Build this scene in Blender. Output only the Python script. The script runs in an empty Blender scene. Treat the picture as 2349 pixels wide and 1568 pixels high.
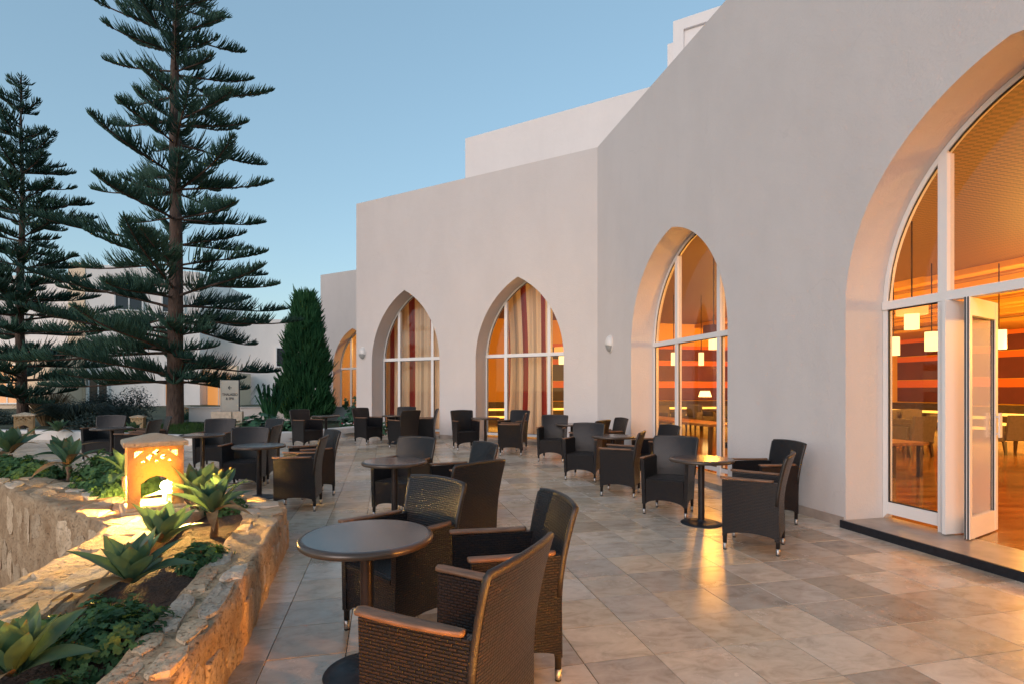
import bpy, math, random
import numpy as np
from mathutils import Vector, Matrix, noise

random.seed(7)
rng = np.random.default_rng(7)
S = bpy.context.scene
COL = S.collection
R = math.radians

# ------------------------------------------------------------------ camera
cam_d = bpy.data.cameras.new('camera')
cam = bpy.data.objects.new('camera', cam_d)
COL.objects.link(cam)
cam.location = (0, 0, 1.5)
cam.rotation_euler = (R(90), 0, 0)
cam_d.sensor_width = 36
cam_d.lens = 36 * 1235 / 2348
cam_d.shift_y = 109 / 2348
cam_d.clip_start = 0.05
cam_d.clip_end = 2000
S.camera = cam

# ------------------------------------------------------------------ sky, sun, exposure
W = bpy.data.worlds.new('World')
S.world = W
W.use_nodes = True
wn, wl = W.node_tree.nodes, W.node_tree.links
wn.clear()
sky = wn.new('ShaderNodeTexSky')
sky.sky_type = 'NISHITA'
sky.sun_disc = False
SUN_EL, SUN_AZ = 4.0, 212.0          # low sun behind the camera, to its left (azimuth clockwise from +Y)
sky.sun_elevation = R(SUN_EL)
sky.sun_rotation = R(SUN_AZ)
sky.air_density = 1.0
sky.dust_density = 0.4
sky.ozone_density = 3.0
bg = wn.new('ShaderNodeBackground')
bg.inputs[1].default_value = 0.114
wo = wn.new('ShaderNodeOutputWorld')
hsv = wn.new('ShaderNodeHueSaturation')          # dusk haze takes some of the blue out of the whole sky
hsv.inputs['Hue'].default_value = 0.493
hsv.inputs['Saturation'].default_value = 0.98
wl.new(sky.outputs[0], hsv.inputs['Color'])
gam = wn.new('ShaderNodeGamma'); gam.inputs[1].default_value = 0.56
wl.new(hsv.outputs[0], gam.inputs[0])
wl.new(gam.outputs[0], bg.inputs[0])
wl.new(bg.outputs[0], wo.inputs[0])

sun_d = bpy.data.lights.new('sun', 'SUN')
sun_d.energy = 0.35
sun_d.angle = R(35)
sun_d.color = (1.0, 0.83, 0.78)
sun = bpy.data.objects.new('sun', sun_d)
COL.objects.link(sun)
az, el = R(SUN_AZ), R(SUN_EL + 14)
sdir = Vector((math.sin(az) * math.cos(el), math.cos(az) * math.cos(el), math.sin(el)))
sun.rotation_euler = sdir.to_track_quat('Z', 'Y').to_euler()

S.view_settings.view_transform = 'Standard'
S.view_settings.look = 'None'
S.view_settings.gamma = 1
S.view_settings.use_curve_mapping = False
S.view_settings.exposure = 2.3
S.cycles.use_denoising = True
S.cycles.sample_clamp_indirect = 5
S.cycles.transparent_max_bounces = 24

# ------------------------------------------------------------------ helpers
class MB:
    def __init__(s):
        s.v, s.f, s.m = [], [], []
    def add(s, verts, faces, mi=0):
        b = len(s.v)
        s.v.extend([tuple(p) for p in verts])
        for f in faces:
            s.f.append(tuple(i + b for i in f)); s.m.append(mi)
    def hexa(s, p, mi=0):
        s.add(p, [(0, 3, 2, 1), (4, 5, 6, 7), (0, 1, 5, 4), (1, 2, 6, 5), (2, 3, 7, 6), (3, 0, 4, 7)], mi)
    def box(s, x0, x1, y0, y1, z0, z1, mi=0, T=None):
        p = [(x0, y0, z0), (x1, y0, z0), (x1, y1, z0), (x0, y1, z0), (x0, y0, z1), (x1, y0, z1), (x1, y1, z1), (x0, y1, z1)]
        if T: p = [T(*q) for q in p]
        s.hexa(p, mi)
    def bbox(s, x0, x1, y0, y1, z0, z1, b=.01, mi=0, T=None):
        # box with chamfered edges: three-layer stack
        def ring(i, z): return [(x0 + i, y0 + i, z), (x1 - i, y0 + i, z), (x1 - i, y1 - i, z), (x0 + i, y1 - i, z)]
        rs = [ring(b, z0), ring(0, z0 + b), ring(0, z1 - b), ring(b, z1)]
        v = [q for r in rs for q in r]
        if T: v = [T(*q) for q in v]
        f = [(3, 2, 1, 0), (12, 13, 14, 15)]
        for k in range(3):
            for j in range(4):
                a = k * 4 + j; c = k * 4 + (j + 1) % 4
                f.append((a, c, c + 4, a + 4))
        s.add(v, f, mi)
    def prism(s, poly, z0, z1, mi=0):
        n = len(poly)
        v = [(x, y, z0) for x, y in poly] + [(x, y, z1) for x, y in poly]
        f = [tuple(range(n - 1, -1, -1)), tuple(range(n, 2 * n))]
        f += [(i, (i + 1) % n, n + (i + 1) % n, n + i) for i in range(n)]
        s.add(v, f, mi)
    def tube(s, path, radii, n=8, mi=0, caps=True):
        path = [Vector(p) for p in path]
        if not hasattr(radii, '__len__'): radii = [radii] * len(path)
        v, f = [], []
        ref = Vector((0, 0, 1))
        for i, p in enumerate(path):
            t = (path[min(i + 1, len(path) - 1)] - path[max(i - 1, 0)]).normalized()
            r0 = ref if abs(t.dot(ref)) < .92 else Vector((1, 0, 0))
            a = t.cross(r0).normalized(); b = a.cross(t)
            for k in range(n):
                an = 2 * math.pi * k / n
                v.append(p + (a * math.cos(an) + b * math.sin(an)) * radii[i])
        for i in range(len(path) - 1):
            for k in range(n):
                k2 = (k + 1) % n
                f.append((i * n + k, (i + 1) * n + k, (i + 1) * n + k2, i * n + k2))
        if caps:
            f.append(tuple(range(n))); f.append(tuple(range(len(path) * n - 1, (len(path) - 1) * n - 1, -1)))
        s.add(v, f, mi)
    def lathe(s, prof, n=32, c=(0, 0, 0), mi=0, closed=True):
        v, f = [], []
        for r, z in prof:
            for k in range(n):
                a = 2 * math.pi * k / n
                v.append((c[0] + r * math.cos(a), c[1] + r * math.sin(a), c[2] + z))
        for i in range(len(prof) - 1):
            for k in range(n):
                k2 = (k + 1) % n
                f.append((i * n + k, i * n + k2, (i + 1) * n + k2, (i + 1) * n + k))
        if closed:
            f.append(tuple(range(n - 1, -1, -1))); f.append(tuple(range((len(prof) - 1) * n, len(prof) * n)))
        s.add(v, f, mi)
    def slab(s, fn, us, vs, mi=0):
        # two surfaces fn(u,v,0) and fn(u,v,1) joined by a rim
        nu, nv = len(us), len(vs)
        v = [fn(u, w, k) for k in (0, 1) for w in vs for u in us]
        N = nu * nv
        f = []
        for j in range(nv - 1):
            for i in range(nu - 1):
                a = j * nu + i
                f.append((a, a + 1, a + nu + 1, a + nu))
                f.append((N + a, N + a + nu, N + a + nu + 1, N + a + 1))
        loop = [i for i in range(nu)] + [j * nu + nu - 1 for j in range(1, nv)] + \
               [(nv - 1) * nu + i for i in range(nu - 2, -1, -1)] + [j * nu for j in range(nv - 2, 0, -1)]
        for a, b in zip(loop, loop[1:] + loop[:1]):
            f.append((b, a, N + a, N + b))
        s.add(v, f, mi)
    def mesh(s, name, mats, smooth=False, uv=None):
        me = bpy.data.meshes.new(name)
        me.from_pydata(s.v, [], s.f)
        mats = mats if isinstance(mats, (list, tuple)) else [mats]
        for m in mats: me.materials.append(m)
        if len(mats) > 1: me.polygons.foreach_set('material_index', s.m)
        if smooth: me.polygons.foreach_set('use_smooth', [True] * len(s.f))
        if uv == 'box':
            l = me.uv_layers.new(name='uv')
            co = s.v
            for p in me.polygons:
                n = p.normal
                ax = max(range(3), key=lambda k: abs(n[k]))
                for li, vi in zip(p.loop_indices, p.vertices):
                    c = co[vi]
                    l.data[li].uv = (c[1], c[2]) if ax == 0 else (c[0], c[2]) if ax == 1 else (c[0], c[1])
        me.update()
        return me
    def build(s, name, mats, parent=None, smooth=False, uv=None, **kw):
        return put(name, s.mesh(name, mats, smooth, uv), parent, **kw)

def put(name, me, parent=None, loc=None, rz=None, **props):
    o = bpy.data.objects.new(name, me)
    COL.objects.link(o)
    if parent: o.parent = parent
    if loc: o.location = loc
    if rz is not None: o.rotation_euler.z = rz
    for k, v in props.items(): o[k] = v
    return o

def np_mesh(name, V, F, mats, mi=None, smooth=False):
    me = bpy.data.meshes.new(name)
    V = np.asarray(V, np.float32); F = np.asarray(F, np.int32)
    k = F.shape[1]
    me.vertices.add(len(V)); me.vertices.foreach_set('co', V.ravel())
    me.loops.add(F.size); me.loops.foreach_set('vertex_index', F.ravel())
    me.polygons.add(len(F))
    me.polygons.foreach_set('loop_start', np.arange(0, F.size, k, dtype=np.int32))
    me.polygons.foreach_set('loop_total', np.full(len(F), k, np.int32))
    for m in (mats if isinstance(mats, (list, tuple)) else [mats]): me.materials.append(m)
    if mi is not None: me.polygons.foreach_set('material_index', np.asarray(mi, np.int32))
    if smooth: me.polygons.foreach_set('use_smooth', np.ones(len(F), bool))
    me.update(calc_edges=True); me.validate()
    return me

def thing(name, label, cat, loc=(0, 0, 0), rz=0, group=None):
    o = bpy.data.objects.new(name, None)
    COL.objects.link(o)
    o.empty_display_size = .1
    o.location = loc; o.rotation_euler.z = rz
    o['label'] = label; o['category'] = cat
    if group: o['group'] = group
    return o

def tag(o, label, cat, group=None):
    o['label'] = label; o['category'] = cat
    if group: o['group'] = group
    return o

KIDS = {}
def copy_tree(o, parent=None, drop=('label',)):
    c = o.copy(); COL.objects.link(c)
    if parent: c.parent = parent
    for ch in [x for x in ALL_CHILDREN(o)]: copy_tree(ch, c)
    return c
def ALL_CHILDREN(o):
    return list(o.children)

# ------------------------------------------------------------------ materials
def new_mat(name):
    m = bpy.data.materials.new(name); m.use_nodes = True
    n, l = m.node_tree.nodes, m.node_tree.links
    return m, n, l, n['Principled BSDF']

def mat(name, col, rough=.6, metal=0., spec=.5, var=.0, vscale=3., bump=0., bscale=40., detail=6, alpha=None, dark=None, coords='Object', bdist=.01, stretch=None):
    m, n, l, b = new_mat(name)
    b.inputs['Base Color'].default_value = (*col, 1)
    b.inputs['Roughness'].default_value = rough
    b.inputs['Metallic'].default_value = metal
    b.inputs['Specular IOR Level'].default_value = spec
    tc = n.new('ShaderNodeTexCoord')
    src = tc.outputs[coords]
    if stretch:
        mp = n.new('ShaderNodeMapping'); mp.inputs['Scale'].default_value = stretch
        l.new(src, mp.inputs[0]); src = mp.outputs[0]
    if var > 0:
        t = n.new('ShaderNodeTexNoise'); t.inputs['Scale'].default_value = vscale; t.inputs['Detail'].default_value = detail
        l.new(src, t.inputs[0])
        r = n.new('ShaderNodeMix'); r.data_type = 'RGBA'
        d = dark if dark else tuple(c * (1 - var) for c in col)
        h = tuple(min(1, c * (1 + var * .6)) for c in col)
        r.inputs[6].default_value = (*d, 1); r.inputs[7].default_value = (*h, 1)
        mr = n.new('ShaderNodeMapRange'); mr.inputs[1].default_value = .3; mr.inputs[2].default_value = .7
        l.new(t.outputs[0], mr.inputs[0]); l.new(mr.outputs[0], r.inputs[0]); l.new(r.outputs[2], b.inputs['Base Color'])
    if bump > 0:
        t2 = n.new('ShaderNodeTexNoise'); t2.inputs['Scale'].default_value = bscale; t2.inputs['Detail'].default_value = 8
        l.new(src, t2.inputs[0])
        bp = n.new('ShaderNodeBump'); bp.inputs['Strength'].default_value = bump; bp.inputs['Distance'].default_value = bdist
        l.new(t2.outputs[0], bp.inputs['Height']); l.new(bp.outputs[0], b.inputs['Normal'])
    return m

def leaf_mat(name, col, col2, trans=.25, rough=.5, spec=.4, scale=4.):
    m, n, l, b = new_mat(name)
    tc = n.new('ShaderNodeTexCoord')
    t = n.new('ShaderNodeTexNoise'); t.inputs['Scale'].default_value = scale; t.inputs['Detail'].default_value = 3
    l.new(tc.outputs['Object'], t.inputs[0])
    oi = n.new('ShaderNodeObjectInfo')
    ad = n.new('ShaderNodeMath'); ad.operation = 'MULTIPLY_ADD'; ad.inputs[1].default_value = .35
    l.new(oi.outputs['Random'], ad.inputs[0]); l.new(t.outputs[0], ad.inputs[2])
    mr = n.new('ShaderNodeMapRange'); mr.inputs[1].default_value = .4; mr.inputs[2].default_value = .95
    l.new(ad.outputs[0], mr.inputs[0])
    r = n.new('ShaderNodeMix'); r.data_type = 'RGBA'
    r.inputs[6].default_value = (*col, 1); r.inputs[7].default_value = (*col2, 1)
    l.new(mr.outputs[0], r.inputs[0]); l.new(r.outputs[2], b.inputs['Base Color'])
    b.inputs['Roughness'].default_value = rough; b.inputs['Specular IOR Level'].default_value = spec
    tr = n.new('ShaderNodeBsdfTranslucent')
    l.new(r.outputs[2], tr.inputs[0])
    mx = n.new('ShaderNodeMixShader'); mx.inputs[0].default_value = trans
    l.new(b.outputs[0], mx.inputs[1]); l.new(tr.outputs[0], mx.inputs[2])
    l.new(mx.outputs[0], n['Material Output'].inputs[0])
    return m

def emit(name, col, strength):
    m, n, l, b = new_mat(name)
    b.inputs['Base Color'].default_value = (.3, .25, .2, 1)
    b.inputs['Emission Color'].default_value = (*col, 1)
    b.inputs['Emission Strength'].default_value = strength
    return m

def plaster(name, col, stain=.12):
    m, n, l, b = new_mat(name)
    tc = n.new('ShaderNodeTexCoord')
    t = n.new('ShaderNodeTexNoise'); t.inputs['Scale'].default_value = .9; t.inputs['Detail'].default_value = 7; t.inputs['Roughness'].default_value = .62
    mp = n.new('ShaderNodeMapping'); mp.inputs['Scale'].default_value = (1, 1, .45)
    l.new(tc.outputs['Object'], mp.inputs[0]); l.new(mp.outputs[0], t.inputs[0])
    r = n.new('ShaderNodeMix'); r.data_type = 'RGBA'
    r.inputs[6].default_value = (*[c * (1 - stain) for c in col], 1); r.inputs[7].default_value = (*col, 1)
    mr = n.new('ShaderNodeMapRange'); mr.inputs[1].default_value = .32; mr.inputs[2].default_value = .62
    l.new(t.outputs[0], mr.inputs[0]); l.new(mr.outputs[0], r.inputs[0])
    # thin rain streaks running down the plaster
    mp3 = n.new('ShaderNodeMapping'); mp3.inputs['Scale'].default_value = (3.2, 3.2, .16)
    t3 = n.new('ShaderNodeTexNoise'); t3.inputs['Scale'].default_value = 2.0; t3.inputs['Detail'].default_value = 5
    l.new(tc.outputs['Object'], mp3.inputs[0]); l.new(mp3.outputs[0], t3.inputs[0])
    mr3 = n.new('ShaderNodeMapRange'); mr3.inputs[1].default_value = .58; mr3.inputs[2].default_value = .78; mr3.inputs[4].default_value = .07
    l.new(t3.outputs[0], mr3.inputs[0])
    r3 = n.new('ShaderNodeMix'); r3.data_type = 'RGBA'; r3.inputs[7].default_value = (*[c * .78 for c in col], 1)
    l.new(r.outputs[2], r3.inputs[6]); l.new(mr3.outputs[0], r3.inputs[0])
    l.new(r3.outputs[2], b.inputs['Base Color'])
    # hairline cracks, only here and there
    wob = n.new('ShaderNodeTexNoise'); wob.inputs['Scale'].default_value = 1.7; wob.inputs['Detail'].default_value = 6; l.new(tc.outputs['Object'], wob.inputs[0])
    wa = n.new('ShaderNodeVectorMath'); wa.operation = 'MULTIPLY_ADD'; wa.inputs[1].default_value = (.9, .9, .9); l.new(wob.outputs['Color'], wa.inputs[0]); l.new(tc.outputs['Object'], wa.inputs[2])
    vo = n.new('ShaderNodeTexVoronoi'); vo.feature = 'DISTANCE_TO_EDGE'; vo.inputs['Scale'].default_value = .42; l.new(wa.outputs[0], vo.inputs['Vector'])
    cr = n.new('ShaderNodeMapRange'); cr.inputs[1].default_value = .0; cr.inputs[2].default_value = .006; cr.inputs[3].default_value = 1; cr.inputs[4].default_value = 0; l.new(vo.outputs['Distance'], cr.inputs[0])
    msk = n.new('ShaderNodeMapRange'); msk.inputs[1].default_value = .52; msk.inputs[2].default_value = .62; msk.inputs[4].default_value = .10; l.new(wob.outputs[0], msk.inputs[0])
    cmul = n.new('ShaderNodeMath'); cmul.operation = 'MULTIPLY'; l.new(cr.outputs[0], cmul.inputs[0]); l.new(msk.outputs[0], cmul.inputs[1])
    r4 = n.new('ShaderNodeMix'); r4.data_type = 'RGBA'; r4.inputs[7].default_value = (*[c * .45 for c in col], 1)
    l.new(r3.outputs[2], r4.inputs[6]); l.new(cmul.outputs[0], r4.inputs[0]); l.new(r4.outputs[2], b.inputs['Base Color'])
    b.inputs['Roughness'].default_value = .85; b.inputs['Specular IOR Level'].default_value = .25
    t2 = n.new('ShaderNodeTexNoise'); t2.inputs['Scale'].default_value = 38; t2.inputs['Detail'].default_value = 6
    l.new(tc.outputs['Object'], t2.inputs[0])
    t4 = n.new('ShaderNodeTexNoise'); t4.inputs['Scale'].default_value = 2.4; t4.inputs['Detail'].default_value = 2
    l.new(tc.outputs['Object'], t4.inputs[0])
    b0 = n.new('ShaderNodeBump'); b0.inputs['Strength'].default_value = .25; b0.inputs['Distance'].default_value = .06
    l.new(t4.outputs[0], b0.inputs['Height'])
    bp = n.new('ShaderNodeBump'); bp.inputs['Strength'].default_value = .6; bp.inputs['Distance'].default_value = .008
    l.new(t2.outputs[0], bp.inputs['Height']); l.new(b0.outputs[0], bp.inputs['Normal']); l.new(bp.outputs[0], b.inputs['Normal'])
    return m

PLASTER = plaster('wall_plaster', (.615, .56, .53), .06)
WHITE_PLASTER = plaster('white_plaster', (.80, .74, .71), .05)
FAR_PLASTER = plaster('far_plaster', (.88, .81, .76), .06)
CREAM_PLASTER = plaster('cream_plaster', (.74, .58, .42), .08)
KERB = plaster('kerb_white', (.70, .66, .62), .18)
SKIRT = mat('skirting_stone', (.38, .30, .25), .5, var=.25, vscale=6)

def tile_mat():
    m, n, l, b = new_mat('travertine_tile')
    g = n.new('ShaderNodeNewGeometry')
    mp = n.new('ShaderNodeMapping'); mp.vector_type = 'TEXTURE'
    mp.inputs['Location'].default_value = (TX, TY, 0); mp.inputs['Rotation'].default_value = (0, 0, TH); mp.inputs['Scale'].default_value = (TS, TS, TS)
    l.new(g.outputs['Position'], mp.inputs[0])
    fl = n.new('ShaderNodeVectorMath'); fl.operation = 'FLOOR'; l.new(mp.outputs[0], fl.inputs[0])
    mul = n.new('ShaderNodeVectorMath'); mul.operation = 'MULTIPLY'; mul.inputs[1].default_value = (1, 1, 0); l.new(fl.outputs[0], mul.inputs[0])
    wn_ = n.new('ShaderNodeTexWhiteNoise'); wn_.noise_dimensions = '3D'; l.new(mul.outputs[0], wn_.inputs[0])
    # veining, shifted per tile
    sh = n.new('ShaderNodeVectorMath'); sh.operation = 'SCALE'; sh.inputs['Scale'].default_value = 37.
    l.new(wn_.outputs['Color'], sh.inputs[0])
    ad = n.new('ShaderNodeVectorMath'); l.new(mp.outputs[0], ad.inputs[0]); l.new(sh.outputs[0], ad.inputs[1])
    st = n.new('ShaderNodeMapping'); st.inputs['Scale'].default_value = (1.0, 1.7, 1); st.inputs['Rotation'].default_value = (0, 0, .5); l.new(ad.outputs[0], st.inputs[0])
    t = n.new('ShaderNodeTexNoise'); t.inputs['Scale'].default_value = 2.3; t.inputs['Detail'].default_value = 8; t.inputs['Roughness'].default_value = .63; t.inputs['Distortion'].default_value = .6
    l.new(st.outputs[0], t.inputs[0])
    ramp = n.new('ShaderNodeValToRGB')
    e = ramp.color_ramp.elements
    e[0].position = .33; e[0].color = (.47, .36, .25, 1)
    e[1].position = .72; e[1].color = (.73, .60, .45, 1)
    x = e.new(.5); x.color = (.63, .50, .365, 1)
    l.new(t.outputs[0], ramp.inputs[0])
    # per-tile tone
    mr = n.new('ShaderNodeMapRange'); mr.inputs[3].default_value = .48; mr.inputs[4].default_value = 1.07
    pw = n.new('ShaderNodeMath'); pw.operation = 'POWER'; pw.inputs[1].default_value = .45
    l.new(wn_.outputs['Value'], pw.inputs[0]); l.new(pw.outputs[0], mr.inputs[0])
    hs = n.new('ShaderNodeHueSaturation'); l.new(ramp.outputs[0], hs.inputs['Color']); l.new(mr.outputs[0], hs.inputs['Value'])
    mr2 = n.new('ShaderNodeMapRange'); mr2.inputs[3].default_value = .75; mr2.inputs[4].default_value = 1.15
    sp = n.new('ShaderNodeSeparateColor'); l.new(wn_.outputs['Color'], sp.inputs[0]); l.new(sp.outputs[1], mr2.inputs[0]); l.new(mr2.outputs[0], hs.inputs['Saturation'])
    # scuffs and dirt across tiles
    d = n.new('ShaderNodeTexNoise'); d.inputs['Scale'].default_value = 1.3; d.inputs['Detail'].default_value = 9; d.inputs['Roughness'].default_value = .7
    l.new(g.outputs['Position'], d.inputs[0])
    mrd = n.new('ShaderNodeMapRange'); mrd.inputs[1].default_value = .5; mrd.inputs[2].default_value = .78; mrd.inputs[4].default_value = .30
    l.new(d.outputs[0], mrd.inputs[0])
    mx = n.new('ShaderNodeMix'); mx.data_type = 'RGBA'; mx.inputs[7].default_value = (.30, .215, .15, 1)
    l.new(mrd.outputs[0], mx.inputs[0]); l.new(hs.outputs[0], mx.inputs[6]); l.new(mx.outputs[2], b.inputs['Base Color'])
    rr = n.new('ShaderNodeMapRange'); rr.inputs[3].default_value = .15; rr.inputs[4].default_value = .36
    l.new(d.outputs[0], rr.inputs[0]); l.new(rr.outputs[0], b.inputs['Roughness'])
    b.inputs['Specular IOR Level'].default_value = .5
    bp = n.new('ShaderNodeBump'); bp.inputs['Strength'].default_value = .12; bp.inputs['Distance'].default_value = .004
    t5 = n.new('ShaderNodeTexNoise'); t5.inputs['Scale'].default_value = 30; l.new(g.outputs['Position'], t5.inputs[0])
    l.new(t5.outputs[0], bp.inputs['Height']); l.new(bp.outputs[0], b.inputs['Normal'])
    return m
TH, TS = .2297, .427
U0, V0 = 3.643, 1.486       # one grid crossing, along / across the facade direction
# tile axes: a = (-sin, cos) along the wall, p = (cos, sin) across it
TX = V0 * math.cos(TH) - U0 * math.sin(TH); TY = V0 * math.sin(TH) + U0 * math.cos(TH)
TILE = tile_mat()
GROUT = mat('grout', (.07, .056, .046), .9)

def weave_mat(name='woven_rattan', c1=(.0105, .0120, .0165), c2=(.030, .0185, .0150)):  # blue of c1 stands in for sky sheen on the strands
    m, n, l, b = new_mat(name)
    uv = n.new('ShaderNodeUVMap')
    br = n.new('ShaderNodeTexBrick')
    br.offset = .5; br.squash = 1
    br.inputs['Scale'].default_value = 1
    br.inputs['Brick Width'].default_value = .034; br.inputs['Row Height'].default_value = .0135
    br.inputs['Mortar Size'].default_value = .0034; br.inputs['Mortar Smooth'].default_value = .75; br.inputs['Bias'].default_value = 0
    br.inputs['Color1'].default_value = (*c1, 1); br.inputs['Color2'].default_value = (*c2, 1); br.inputs['Mortar'].default_value = (.002, .0016, .0016, 1)
    l.new(uv.outputs[0], br.inputs[0])
    l.new(br.outputs['Color'], b.inputs['Base Color'])
    inv = n.new('ShaderNodeMath'); inv.operation = 'SUBTRACT'; inv.inputs[0].default_value = 1
    l.new(br.outputs['Fac'], inv.inputs[1])
    bp = n.new('ShaderNodeBump'); bp.inputs['Strength'].default_value = 1.; bp.inputs['Distance'].default_value = .010
    l.new(inv.outputs[0], bp.inputs['Height']); l.new(bp.outputs[0], b.inputs['Normal'])
    b.inputs['Roughness'].default_value = .32; b.inputs['Specular IOR Level'].default_value = .5
    return m
WEAVE = weave_mat()
BRAID = mat('rattan_braid', (.022, .016, .013), .42, var=.4, vscale=120, bump=.8, bscale=130, bdist=.004)
TEAK = mat('teak', (.20, .098, .050), .5, var=.45, vscale=9, stretch=(6, 1, 6), bump=.2, bscale=60)
CAP = mat('steel_cap', (.42, .40, .38), .42, metal=1)
RUBBER = mat('black_rubber', (.012, .012, .012), .6)
LEGW = mat('leg_dark', (.014, .011, .010), .45)
TABLETOP = mat('table_laminate', (.105, .088, .082), .2, spec=.6, var=.35, vscale=5)
RIM = mat('table_rim', (.075, .05, .034), .3, var=.3, vscale=7)
POLE = mat('table_pole', (.045, .036, .034), .32, metal=.6, var=.3, vscale=12)
BASE = mat('table_base', (.028, .030, .036), .45, metal=.3, var=.4, vscale=20)

def stone_mat(name, c_lo, c_hi, sc=5):
    m, n, l, b = new_mat(name)
    tc = n.new('ShaderNodeTexCoord'); oi = n.new('ShaderNodeObjectInfo')
    of = n.new('ShaderNodeVectorMath'); of.operation = 'SCALE'; of.inputs['Scale'].default_value = 1
    cx = n.new('ShaderNodeCombineXYZ'); mu = n.new('ShaderNodeMath'); mu.operation = 'MULTIPLY'; mu.inputs[1].default_value = 50
    l.new(oi.outputs['Random'], mu.inputs[0]); l.new(mu.outputs[0], cx.inputs[0])
    ad = n.new('ShaderNodeVectorMath'); l.new(tc.outputs['Object'], ad.inputs[0]); l.new(cx.outputs[0], ad.inputs[1])
    t = n.new('ShaderNodeTexNoise'); t.inputs['Scale'].default_value = sc; t.inputs['Detail'].default_value = 9; t.inputs['Roughness'].default_value = .68
    l.new(ad.outputs[0], t.inputs[0])
    ramp = n.new('ShaderNodeValToRGB'); e = ramp.color_ramp.elements
    e[0].position = .30; e[0].color = (*c_lo, 1); e[1].position = .68; e[1].color = (*c_hi, 1)
    l.new(t.outputs[0], ramp.inputs[0])
    # small dark pits
    v = n.new('ShaderNodeTexNoise'); v.inputs['Scale'].default_value = sc * 9; v.inputs['Detail'].default_value = 6; v.inputs['Roughness'].default_value = .75
    l.new(ad.outputs[0], v.inputs[0])
    mr = n.new('ShaderNodeMapRange'); mr.inputs[1].default_value = .56; mr.inputs[2].default_value = .72; mr.inputs[4].default_value = .75
    l.new(v.outputs[0], mr.inputs[0])
    mx = n.new('ShaderNodeMix'); mx.data_type = 'RGBA'; mx.inputs[7].default_value = (*[c * .35 for c in c_lo], 1)
    l.new(mr.outputs[0], mx.inputs[0]); l.new(ramp.outputs[0], mx.inputs[6])
    hs = n.new('ShaderNodeHueSaturation'); mrr = n.new('ShaderNodeMapRange'); mrr.inputs[3].default_value = .78; mrr.inputs[4].default_value = 1.15
    l.new(oi.outputs['Random'], mrr.inputs[0]); l.new(mrr.outputs[0], hs.inputs['Value']); l.new(mx.outputs[2], hs.inputs['Color'])
    l.new(hs.outputs[0], b.inputs['Base Color'])
    b.inputs['Roughness'].default_value = .9; b.inputs['Specular IOR Level'].default_value = .2
    sub = n.new('ShaderNodeMath'); sub.operation = 'MULTIPLY_ADD'; sub.inputs[1].default_value = -.5
    l.new(mr.outputs[0], sub.inputs[0]); l.new(t.outputs[0], sub.inputs[2])
    bp = n.new('ShaderNodeBump'); bp.inputs['Strength'].default_value = 1.0; bp.inputs['Distance'].default_value = .04
    l.new(sub.outputs[0], bp.inputs['Height']); l.new(bp.outputs[0], b.inputs['Normal'])
    return m
STONE = stone_mat('wall_stone', (.42, .285, .17), (.68, .51, .345))
STONE_B = stone_mat('pale_stone', (.46, .35, .25), (.74, .62, .49), 7)
MORTAR = stone_mat('mortar', (.34, .205, .11), (.62, .44, .275), 5)
LANT = stone_mat('lantern_stone', (.50, .40, .28), (.60, .50, .37), 8)
def glow_stone():
    # carved panels made translucent and yellower so their faces carry the lamp glow
    m = stone_mat('carved_stone', (.56, .41, .23), (.66, .50, .30), 8)
    n, l = m.node_tree.nodes, m.node_tree.links
    tr = n.new('ShaderNodeBsdfTranslucent'); tr.inputs[0].default_value = (.90, .60, .20, 1)
    mx = n.new('ShaderNodeMixShader'); mx.inputs[0].default_value = .32
    l.new(n['Principled BSDF'].outputs[0], mx.inputs[1]); l.new(tr.outputs[0], mx.inputs[2]); l.new(mx.outputs[0], n['Material Output'].inputs[0])
    return m
CARVED = glow_stone()
SOIL = mat('soil', (.085, .045, .027), .95, var=.5, vscale=14, bump=1., bscale=55, bdist=.03)
BARK = mat('bark', (.085, .055, .042), .9, var=.5, vscale=9, stretch=(1, 1, .35), bump=1, bscale=22, bdist=.04)
AGAVE = leaf_mat('agave_leaf', (.060, .135, .085), (.120, .205, .090), .42, .42, .5, 3)
def agave_marks(m):
    # brown dried tip and pale leaf base
    n, l = m.node_tree.nodes, m.node_tree.links
    b = n['Principled BSDF']; src = b.inputs['Base Color'].links[0].from_socket
    tc = n.new('ShaderNodeTexCoord'); sp = n.new('ShaderNodeSeparateXYZ'); l.new(tc.outputs['Object'], sp.inputs[0])
    nt = n.new('ShaderNodeTexNoise'); nt.inputs['Scale'].default_value = 14; l.new(tc.outputs['Object'], nt.inputs[0])
    ad = n.new('ShaderNodeMath'); ad.operation = 'MULTIPLY_ADD'; ad.inputs[1].default_value = .10; l.new(nt.outputs[0], ad.inputs[0]); l.new(sp.outputs[1], ad.inputs[2])
    ramp = n.new('ShaderNodeValToRGB'); e = ramp.color_ramp.elements
    e[0].position = .0; e[0].color = (.6, .6, .6, 1); e[1].position = 1.0; e[1].color = (1, 1, 1, 1)
    a = e.new(.25); a.color = (0, 0, 0, 1); a = e.new(.93); a.color = (0, 0, 0, 1)
    l.new(ad.outputs[0], ramp.inputs[0])
    gt = n.new('ShaderNodeMath'); gt.operation = 'GREATER_THAN'; gt.inputs[1].default_value = .5; l.new(sp.outputs[1], gt.inputs[0])
    cm = n.new('ShaderNodeMix'); cm.data_type = 'RGBA'; cm.inputs[6].default_value = (.22, .27, .15, 1); cm.inputs[7].default_value = (.20, .115, .05, 1); l.new(gt.outputs[0], cm.inputs[0])
    mx = n.new('ShaderNodeMix'); mx.data_type = 'RGBA'
    l.new(ramp.outputs[0], mx.inputs[0]); l.new(src, mx.inputs[6]); l.new(cm.outputs[2], mx.inputs[7]); l.new(mx.outputs[2], b.inputs['Base Color'])
agave_marks(AGAVE)
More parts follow.
